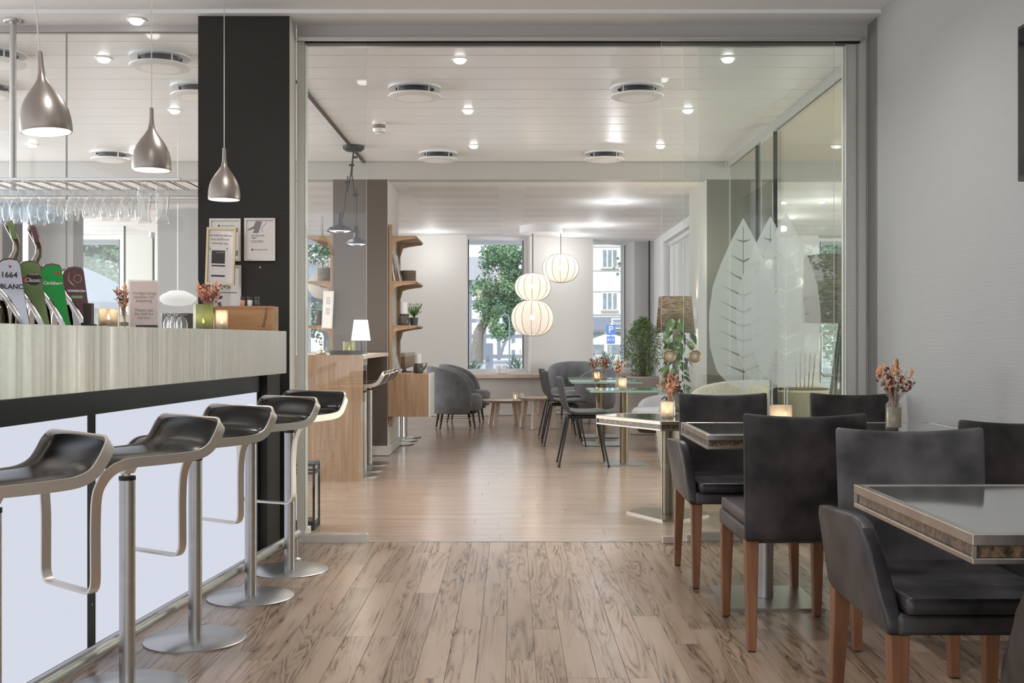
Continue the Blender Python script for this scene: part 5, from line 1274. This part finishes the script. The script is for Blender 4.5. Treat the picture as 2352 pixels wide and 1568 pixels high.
def vent(px, py, label):
    d = (HC-.075-CH)*F/(HY-py); x = X(px, d)
    t = thing('air_outlet', label, 'vent', (x, d, HC), 0, 'round air outlets in the plank ceiling')
    b = MB(); b.lathe([(.13, 0), (.178, 0), (.180, -.006), (.178, -.012), (.13, -.012)], 48); b.build('ceiling_ring', M['white_lac'], t, smooth=True)
    b = MB(); b.lathe([(0, -.012), (.11, -.012), (.11, -.04), (.10, -.045), (0, -.045)], 36); b.build('duct_collar', M['shell'], t, smooth=True)
    b = MB(); b.lathe([(0, -.075), (.110, -.075), (.150, -.072), (.176, -.066), (.180, -.060), (.176, -.056), (.10, -.062), (0, -.062)], 48); b.build('disc', M['ceil'], t, smooth=True)
    b = MB()
    for ring in range(5):
        rr_ = .120+ring*.0115
        for k in range(60):
            a = 2*PI*k/60; ca, sa = math.cos(a), math.sin(a); zz = -.0752+(.0016*ring*ring*.25)
            b.quad((rr_*ca-.0014*sa, rr_*sa+.0014*ca, zz), (rr_*ca+.0014*sa, rr_*sa-.0014*ca, zz), ((rr_+.007)*ca+.0014*sa, (rr_+.007)*sa-.0014*ca, zz+.0004), ((rr_+.007)*ca-.0014*sa, (rr_+.007)*sa+.0014*ca, zz+.0004))
    b.build('perforations', M['inkgrey'], t, norm=False, kind='stuff')
    for k in range(4):
        a = PI/4+k*PI/2; b = MB(); b.cyl(.145*math.cos(a), .145*math.sin(a), -.062, -.010, .005, 8); b.build('spacer', M['alu'], t)
for px, py, lb in ((953, 226, 'air outlet nearest in front of the smoke detector'), (1463, 226, 'air outlet crossed by the sliding door edge'), (1007, 370, 'air outlet by the drop beam, left of the pair'), (1388, 370, 'air outlet by the drop beam, right of the pair'),
                   (368, 158, 'largest air outlet, behind the middle pendant cord'), (455, 225, 'air outlet half covered by the dark pillar'), (255, 370, 'farthest air outlet above the glass rack'), (-12, 150, 'air outlet cut by the picture edge beside the rack pole'), (-30, 222, 'air outlet mostly outside the picture near the rack pole')):
    vent(px, py, lb)
d = 8.6; t = thing('smoke_detector', 'white smoke detector on the plank ceiling', 'smoke detector', (X(871, d), d, HC))
b = MB(); b.lathe([(.055, 0), (.055, -.014), (.050, -.018), (0, -.018)], 28); b.build('base', M['white_lac'], t, smooth=True)
b = MB(); b.lathe([(.048, -.018), (.050, -.045), (.046, -.05)], 28); b.build('sounder_band', M['inkgrey'], t, smooth=True, label='translucent grey sounder band')
b = MB(); b.lathe([(.054, -.048), (.052, -.062), (.036, -.085), (.02, -.092), (0, -.092)], 28); b.build('cap', M['white_lac'], t, smooth=True)
b = MB()
for k in range(16):
    a = 2*PI*k/16; b.box(.040*math.cos(a)-.002, .040*math.cos(a)+.002, .040*math.sin(a)-.002, .040*math.sin(a)+.002, -.083, -.064)
b.build('slots', M['ink'], t)
# ---------------- floor lamps
def floor_lamp(label, x, y, z0, z1, r0, r1, tripod=False):
    t = thing('floor_lamp', label, 'lamp', (x, y, 0))
    b = MB(); b.lathe([(r0, z0), (r1, z1)], 48); o = b.build('lamp_shade', M['shade'], t, smooth='all'); add_mod(o, 'SOLIDIFY', thickness=.004)
    b = MB(); b.lathe([(0, z0+.10), (.03, z0+.12), (.03, z0+.17), (0, z0+.19)], 14); b.build('bulb', M['bulb'], t, smooth='all')
    l = bpy.data.lights.new('bulb_light', 'POINT'); l.energy = 12; l.color = (1, .85, .62); l.shadow_soft_size = .05; o = bpy.data.objects.new('bulb_light', l); C.objects.link(o); o.parent = t; o.location = (0, 0, z0+.25)
    if tripod:
        for k in range(3):
            a = R(215)+k*2*PI/3; b = MB(); b.tube([(0, 0, z0+.05), (.26*math.cos(a), .26*math.sin(a), 0)], .013, 10); b.build('leg', M['black'], t, smooth=True)
    b = MB(); b.cyl(0, 0, .02, z0+.12, .012, 12); b.build('pole', M['black'], t, smooth=True)
    b = MB(); b.lathe([(0, 0), (.15, 0), (.15, .015), (.015, .02), (0, .02)], 28); b.build('base', M['black'], t, smooth=True)
floor_lamp('huge drum floor lamp with coarse brown shade beyond the etched leaves', 2.42, 8.0, Z(741, 8.0), Z(588, 8.0), .285, .265, True)
floor_lamp('floor lamp with brown shade above the climbing plant', X(1551, 10.0), 10.0, Z(764, 10.0), Z(681, 10.0), .178, .150)
# ---------------- plants
t = thing('potted_bamboo', 'bushy fine leaved plant in a tall stone planter', 'plant', (X(1476, 12.9), 12.9, 0))
b = MB(); b.lathe([(0, 0), (.15, 0), (.20, .66), (.185, .68), (.17, .68), (.165, .63), (0, .63)], 32); b.build('planter', M['stone'], t, smooth=True)
b = MB(); b.cyl(0, 0, .631, .66, .16, 24); b.build('bark_mulch', M['soil'], t)
b = MB(); rr = random.Random(3)
for k in range(46):
    a = rr.uniform(0, 2*PI); s = rr.uniform(.02, .26); h = rr.uniform(.25, .62); p = Vector((rr.uniform(-.05, .05), rr.uniform(-.05, .05), .65)); q = Vector((s*math.cos(a), s*math.sin(a), .65+h)); mid = p.lerp(q, .6)+Vector((-.3*s*math.cos(a), -.3*s*math.sin(a), .05)); b.tube([p, mid, q], .0025, 4)
b.build('stems', M['bark'], t, norm=False)
b = MB()
for k in range(3600):
    a = rr.uniform(0, 2*PI); zz = rr.uniform(.0, 1)**.8; rad = .21*math.sin(PI*min(1, .12+zz*.88))**.6*math.sqrt(rr.random())*(1.15 if rr.random() < .3 else 1)
    rad *= 1.12; p = Vector((rad*math.cos(a), rad*math.sin(a), .70+.66*zz+rr.uniform(-.03, .03))); dr = Vector((rr.uniform(-1, 1), rr.uniform(-1, 1), rr.uniform(-.8, .5))).normalized()*.042; sd = dr.orthogonal().normalized()*.005
    b.quad(p, p+dr*.5+sd, p+dr, p+dr*.5-sd)
b.build('foliage', M['leaf'], t, norm=False, kind='stuff')
t = thing('climbing_plant', 'tall climbing plant with heart shaped leaves beside the sliding door', 'plant', (X(1552, 9.3), 9.3, 0))
b = MB(); b.lathe([(0, 0), (.13, 0), (.17, .34), (.16, .36), (.15, .36), (.15, .33), (0, .33)], 28); b.build('planter', M['stone_w'], t, smooth=True)
b = MB(); b.cyl(0, 0, .30, 1.20, .028, 12); b.build('moss_pole', M['bark'], t)
b = MB(); pts = [(0, 0, 0), (.022, .012, .004), (.030, .030, .0), (.022, .052, -.002), (0, .085, -.012), (-.022, .052, -.002), (-.030, .030, 0), (-.022, .012, .004)]
vs = [b.bm.verts.new(p) for p in pts]; cv = b.bm.verts.new((0, .03, -.008))
for i in range(8): b.bm.faces.new((vs[i], vs[(i+1) % 8], cv))
lm = b.mesh('leaf', M['leaf2'], norm=False); rr = random.Random(9)
for k in range(150):
    a = rr.uniform(0, 2*PI); zz = .30+.98*(k/150); rad = rr.uniform(.03, .13)*(1.2 if zz > 1 else .9)
    o = bpy.data.objects.new('leaf', lm); C.objects.link(o); o.parent = t; o.location = (rad*math.cos(a), rad*math.sin(a), zz+rr.uniform(-.03, .03)); o.rotation_euler = (R(rr.uniform(-75, -25)), R(rr.uniform(-20, 20)), a-PI/2); s = rr.uniform(.7, 1.25)*(1.2 if zz > 1 else 1); o.scale = (s, s, s)
t = thing('planter', 'wide pale planter with bare soil in the side room', 'planter', (2.30, 8.6, 0))
b = MB(); b.lathe([(0, 0), (.16, 0), (.235, .70), (.215, .715), (.20, .70), (0, .68)], 32); b.build('pot', M['stone_w'], t, smooth=True); b = MB(); b.cyl(0, 0, .69, .725, .195, 24); b.build('soil', M['soil'], t)
b = MB()
for k in range(5): b.tube([(-.05+.03*k, 0, .70), (-.06+.04*k, .01, 1.0)], .005, 6)
b.build('stems', M['bark'], t)
# lantern, tv, wall lamp, sensor
t = thing('floor_lantern', 'black framed glass lantern on the floor by the pillar', 'lantern', (-1.235, 6.40, 0))
b = MB(); q = .085
for sx_ in (-1, 1):
    for sy_ in (-1, 1): b.box(sx_*q-.006, sx_*q+.006, sy_*q-.006, sy_*q+.006, 0, .38)
for z0 in (0, .325, .372): b.box(-q, q, -q-.006, -q+.006, z0, z0+.012); b.box(-q, q, q-.006, q+.006, z0, z0+.012); b.box(-q-.006, -q+.006, -q, q, z0, z0+.012); b.box(q-.006, q+.006, -q, q, z0, z0+.012)
b.box(-q, q, -q, q, 0, .05); b.build('frame', M['black'], t); b = MB(); b.box(-q+.004, q-.004, -q+.004, q-.004, .372, .386); b.build('lid', M['darkband'], t)
b = MB(); b.box(q-.001, q+.001, -q+.006, q-.006, .05, .325); b.box(-q+.006, q-.006, -q-.001, -q+.001, .05, .325); b.build('pane', M['glass'], t); b = MB(); b.cyl(0, 0, .05, .20, .035, 18); b.build('candle', M['candle_w'], t, smooth=True)
t = thing('wall_screen', 'black flat screen on the grey wallpaper wall, cut by the picture edge', 'television', (1.94, 3.55, 1.69))
b = MB(); b.box(-.06, -.02, -.50, .50, 0, .575, .008); b.build('housing', M['black'], t); b = MB(); b.box(-.0615, -.0602, -.485, .485, .02, .56); b.build('display', M['screen'], t); b = MB(); b.box(-.0195, 0, -.2, .2, .15, .4); b.build('bracket', M['black'], t)
t = thing('wall_sconce', 'slim white up and down light on the column side', 'lamp', (1.868, 11.0, Z(720, 11.0)))
b = MB(); b.box(-.05, 0, -.03, .03, -.06, .06, .003); b.build('housing', M['white_lac'], t)
for s_ in (1, -1):
    l = bpy.data.lights.new('sconce_beam', 'SPOT'); l.energy = 3; l.spot_size = R(60); l.spot_blend = .6; l.color = (1, .82, .58); l.shadow_soft_size = .01; o = bpy.data.objects.new('sconce_beam', l); C.objects.link(o); o.parent = t; o.location = (-.035, 0, .08*s_); o.rotation_euler = (0 if s_ < 0 else PI, 0, 0)
t = thing('ceiling_sensor', 'small grey sensor box at the corner of the drop beam', 'sensor', (X(1673, 10.4), 10.40, Z(385, 10.4))); b = MB(); b.box(-.03, .03, -.02, .04, 0, .06, .006); b.build('housing', M['soffit'], t); b = MB(); b.cyl(0, -.02, .02, .04, .012, 12); b.build('eye', M['inkgrey'], t)
# glass door ajar behind the bar
dd = bpy.data.objects.new('door_5', None); C.objects.link(dd); setp(dd, 'clear glass door standing ajar beyond the bar glass', None, None, 'structure'); dd.location = (X(353, 12.1), 12.1, 0)
v = Vector((X(287, 11.4)-dd.location.x, -.7)); ang = math.atan2(v.y, v.x); dd.rotation_euler = (0, 0, ang); L0 = v.length
b = MB(); b.box(.01, L0, -.005, .005, .02, 2.30); o = b.build('pane', M['glass'], dd); b = MB(); b.box(L0, L0+.012, -.008, .008, .02, 2.30); b.box(0, .012, -.01, .01, .02, 2.30); b.build('door_edge', M['black'], dd); b = MB(); b.box(.0, .10, -.015, .015, 2.24, 2.30); b.build('hinge', M['steel'], dd)
# BAR lettering on the rear window pane (reads right way round from the street)
d = YW-.02; sg = thing('window_lettering', 'outlined BAR lettering on the window, seen mirrored', 'sign', (X(727, d), d+.17, Z(605, d)), PI)
text('BAR', .20, M['white_lac'], sg, (0, 0, 0), (R(90), 0, 0), ext=.001)
t = thing('round_lamp', 'cream round lamp hanging before the window by the oak shelves', 'lamp', (X(741, 13.5), 13.5, Z(655, 13.5)))
b = MB(); b.lathe([(0, -.18), (.10, -.15), (.17, -.07), (.185, 0), (.17, .07), (.10, .15), (0, .18)], 28); b.build('globe', M['balloon'], t, smooth='all'); b = MB(); b.cyl(0, 0, .17, ZL-t.location.z, .003, 6); b.build('cord', M['rib'], t)

# ================================================================ OUTSIDE
b = MB(); b.box(-60, 70, 17.8, 140, -.25, -.15)
struct('pavement', b, mat('paving', (.45, .44, .43), .8, var=(3, .5, (.52, .51, .50)), bump=(20, .2)), 'pale street paving outside the windows')
def facade(label, x0, x1, y, ztop, m, wins_, lines, z0=-.15):
    t = thing('house', label, 'building', ((x0+x1)/2, y, 0)); cx_ = (x0+x1)/2
    b = MB(); b.box(x0-cx_, x1-cx_, 0, 6, z0, ztop); b.build('wall', m, t)
    for z in lines: b = MB(); b.box(x0-cx_, x1-cx_, -.06, 0, z-.05, z+.05); b.build('string_course', M['soffit'], t)
    for (a, c, e, f) in wins_:
        b = MB(); b.box(a-cx_, c-cx_, -.05, 0, e, f); w_ = b.build('window', M['white_lac'], t)
        n = 3; ww = (c-a)/n
        for k in range(n): b = MB(); b.box(a-cx_+k*ww+.06, a-cx_+(k+1)*ww-.06, -.07, -.051, e+.08, f-.08); b.build('pane', M['shutter'], w_)
        b = MB(); b.box(a-.1-cx_, c+.1-cx_, -.16, 0, e-.12, e-.001); b.build('sill', M['stone'], w_)
    return t, cx_
M['shutter'] = mat('dark_house_glass', (.16, .20, .22), .15, bump=(3, .02), var=(2, .5, (.35, .38, .38)))
M['render'] = mat('cream_render', (.84, .79, .68), .8, bump=(12, .1))
M['infill'] = mat('white_infill', (.86, .86, .86), .8, bump=(12, .1))
M['timber'] = mat('grey_timber', (.25, .27, .31), .7, bump=(12, .2))
M['roof'] = mat('grey_roof', (.38, .36, .36), .8, bump=(20, .4))
DH = 90
wl = []
for i in range(-1, 3):
    for (pa, pb) in ((615, 572), (712, 671), (518, 475), (421, 378)):
        a = X(1383+i*90, DH); c = X(1418+i*90, DH)
        if a < 4.2: continue
        wl.append((a, c, Z(pa, DH), Z(pb, DH)))
t, cx_ = facade('cream rendered street house with three pane windows', 4.4, 19, DH, 17, M['render'], wl, [Z(576-10, DH), Z(621, DH), Z(669, DH), Z(722, DH), Z(520, DH)])
b = MB(); b.box(4.4-cx_, 19-cx_, -.5, -.061, Z(757, DH), Z(728, DH)); b.build('shop_fascia', M['timber'], t)
b = MB(); b.box(X(1403, DH)-cx_, X(1452, DH)-cx_, -.56, -.5, Z(755, DH), Z(731, DH)); s_ = b.build('sign_frame', M['white_lac'], t)
b = MB(); b.box(X(1406, DH)-cx_, X(1450, DH)-cx_, -.60, -.561, Z(752, DH), Z(734, DH)); s_ = b.build('sign_board', M['timber'], t)
text('JENSEN&CO', .33, M['white_lac'], t, (X(1428, DH)-cx_, -.62, Z(743, DH)), ext=.02, name='lettering')
for k in range(8):
    a = 4.7+k*1.6; b = MB(); b.box(a-cx_, a+1.3-cx_, -.08, -.01, 0, 1.8); b.build('shop_window', M['shutter'], t)
# half timbered house
D2 = 70; t = thing('half_timbered_house', 'white half timbered house behind the tree', 'building', (X(1130, D2), D2, 0)); cx_ = t.location.x
zr = Z(640, D2)
b = MB(); b.box(-7, 3.2, 0, 5, -.15, zr); b.build('wall', M['infill'], t)
b = MB(); b.prism_x([(-.5, zr-.1), (5.5, zr-.1), (2.6, zr+1.6)], -7.2, 3.4); b.build('roof', M['roof'], t)
for k in range(12):
    xx = -7+k*.93; b = MB(); b.box(xx-.11, xx+.11, -.06, 0, -.15, zr-.1); b.build('post', M['timber'], t)
for z in (.1, 1.4, 2.4, 3.6):
    if z < zr: b = MB(); b.box(-7, 3.2, -.05, 0, z-.1, z+.1); b.build('rail', M['timber'], t)
for k in range(0, 11, 2):
    xx = -7+k*.93; b = MB(); b.hexa([(xx, -.055, .2), (xx+.2, -.055, .2), (xx+.2, 0, .2), (xx, 0, .2)], [(xx+.75, -.055, 2.3), (xx+.93, -.055, 2.3), (xx+.93, 0, 2.3), (xx+.75, 0, 2.3)]); b.build('brace', M['timber'], t)
# trees
def tree(label, x, y, zc, rx, rz_, n, trunk, lsz, m='leaf_out', seed=1, dx=0):
    rr = random.Random(seed); t = thing('street_tree', label, 'tree', (x, y, -.15))
    b = MB(); b.tube([(dx, 0, 0), (dx*.9, 0, zc*.4), (0, 0, zc)], [trunk, trunk*.75, trunk*.3], 10)
    for k in range(7):
        a = rr.uniform(0, 2*PI); b.tube([(0, 0, zc*(.45+.05*k)), (rx*.35*math.cos(a), rx*.35*math.sin(a), zc*(.7+.05*k)), (rx*.7*math.cos(a), rx*.7*math.sin(a), zc+rz_*rr.uniform(-.4, .6))], [trunk*.35, trunk*.2, trunk*.06], 6)
    b.build('trunk', M['bark'], t, smooth=True)
    b = MB(); cl = [(Vector((rr.gauss(0, .45)*rx, rr.gauss(0, .45)*rx, zc+rr.uniform(-.85, .85)*rz_)), rr.uniform(.22, .42)*rx) for _ in range(60)]
    cl = [(c, r) for c, r in cl if (c.x/rx)**2+((c.z-zc)/rz_)**2 < 1]
    for k in range(n):
        c, r = cl[rr.randrange(len(cl))]; v = Vector((rr.gauss(0, 1), rr.gauss(0, 1), rr.gauss(0, 1))).normalized()*r*rr.random()**.55; p = c+v
        dr = Vector((rr.uniform(-1, 1), rr.uniform(-1, 1), rr.uniform(-1, .5))).normalized()*lsz; sd = dr.cross(Vector((rr.uniform(-1, 1), rr.uniform(-1, 1), rr.uniform(-1, 1)))).normalized()*lsz*.4; b.quad(p, p+dr*.5+sd, p+dr, p+dr*.5-sd)
    b.build('foliage', M[m], t, norm=False, kind='stuff')
tree('leafy green street tree in the lounge window', X(1150, 60), 60, 3.4+.75, 1.85, 2.75, 17000, .40, .15, seed=4, dx=-1.35)
tree('tree close outside the window beyond the beer taps', X(225, 26), 26, 3.0, 2.2, 2.0, 14000, .14, .13, seed=5)
tree('tree outside the window behind the oak shelves', X(735, 26), 27, 2.9, 1.5, 1.5, 8000, .12, .11, seed=6)
tree('tree outside the lounge side window', 6.6, 42, 4.6, 2.4, 2.2, 7000, .14, .16, seed=8)
tree('tree outside the side room window', 8.2, 27, 2.6, 2.2, 1.9, 9000, .14, .13, seed=10)
def parasol(label, x, y, zt, r, m, h=.55):
    t = thing('street_parasol', label, 'parasol', (x, y, -.15)); zt += .15
    b = MB(); b.lathe([(0, zt), (r*.5, zt-h*.45), (r, zt-h), (r, zt-h-.12), (r*.98, zt-h-.12)], 8); b.build('canopy', m, t); b = MB(); b.cyl(0, 0, .05, zt, .03, 10); b.build('pole', M['alu'], t); b = MB(); b.box(-.3, .3, -.3, .3, 0, .05); b.build('base', M['stone'], t)
M['par_grey'] = mat('grey_parasol', (.17, .19, .22), .8, bump=(30, .1), var=(30, .4, (.22, .24, .27))); M['par_white'] = mat('white_parasol', (.85, .83, .78), .8, bump=(30, .1))
parasol('large grey parasol outside the window beyond the beer taps', X(130, 21), 21.0, Z(585, 21), 1.9, M['par_grey'], .95)
parasol('grey parasol outside the window behind the oak shelves', X(700, 21), 21.5, Z(600, 21), 1.5, M['par_grey'], .6)
parasol('white parasol in front of the shop across the street', X(1400, 50), 50, Z(764, 50), 1.1, M['par_white'], .42)
parasol('white parasol by the half timbered house', X(1195, 50), 50.5, Z(782, 50), .75, M['par_white'], .3)
t = thing('parking_sign', 'blue parking sign on a post', 'sign', (X(1403, 40), 40, -.15)); bl = mat('sign_blue', (.10, .20, .50), .4, bump=(30, .01))
b = MB(); b.cyl(0, .03, 0, 1.9, .03, 10); b.build('post', M['alu'], t); b = MB(); b.box(-.17, .17, -.01, .01, Z(769, 40)+.15, Z(746, 40)+.15); b.build('plate', bl, t); b = MB(); b.box(-.15, .15, -.01, .01, Z(789, 40)+.15, Z(772, 40)+.15); b.build('lower_plate', bl, t)
text('P', .36, M['white_lac'], t, (0, -.016, Z(757, 40)+.15), ext=.003); text('013', .16, M['white_lac'], t, (0, -.016, Z(780, 40)+.15), ext=.003)
t = thing('street_pillar', 'dark blue grey advertising post in the street', 'post', (X(1124, 30), 30, -.15)); b = MB(); b.box(-.10, .10, -.1, .1, 0, Z(788, 30)+.15, .01); b.build('column', M['timber'], t); b = MB(); b.box(-.08, .0, -.115, -.1, .7, .85); b.build('plate', M['shutter'], t)
t = thing('street_lamp', 'bell shaped street lamp before the half timbered house', 'street lamp', (X(1170, 34), 34, -.15)); b = MB(); zt = Z(728, 34)+.15; b.tube([(0, 0, 0), (0, 0, zt-.1), (-.05, 0, zt+.06), (-.15, 0, zt+.1), (-.26, 0, zt)], .025, 8); b.build('post', M['timber'], t); b = MB(); b.lathe([(0, 0), (.05, -.02), (.07, -.13), (.12, -.2), (.11, -.2)], 16, (-.26, 0, zt)); b.build('bell_shade', M['alu'], t, smooth=True)
def oleander(label, x, y, h, seed):
    rr = random.Random(seed); t = thing('oleander', label, 'plant', (x, y, -.15), 0, 'spiky shrubs outside the windows')
    b = MB(); b.lathe([(0, 0), (.16, 0), (.2, .3), (.18, .3), (0, .28)], 16); b.build('pot', M['stone'], t)
    b = MB()
    for k in range(130):
        a = rr.uniform(0, 2*PI); z = rr.uniform(.35, h*.8); p = Vector((rr.uniform(-.08, .08), rr.uniform(-.08, .08), z)); dr = Vector((math.cos(a), math.sin(a), rr.uniform(.3, 1.6))).normalized()*rr.uniform(.15, .3); sd = Vector((-math.sin(a), math.cos(a), 0))*.016; b.quad(p, p+dr*.5+sd, p+dr, p+dr*.5-sd)
    b.build('foliage', M['leaf_pale'], t, norm=False, kind='stuff')
    b = MB(); b.tube([(0, 0, .27), (0, 0, h*.8)], .008, 5); b.tube([(0.02, 0, .27), (.08, .03, h*.7)], .006, 5); b.build('stems', M['bark'], t)
for px, hh, sd, lb in ((1086, 1.0, 1, 'spiky shrub outside, at the post side of the tree window'), (1182, 1.05, 2, 'spiky shrub outside, behind the sill candles'), (1395, 1.15, 3, 'spiky shrub outside the cream house window'), (1430, 1.0, 4, 'spiky shrub outside next to the bamboo'), (1378, 1.0, 5, 'spiky shrub outside at the wall edge of the window')):
    yy = {3: 18.8, 4: 19.7, 5: 20.6}.get(sd, 18.8); oleander(lb, X(px, yy), yy, hh, sd)
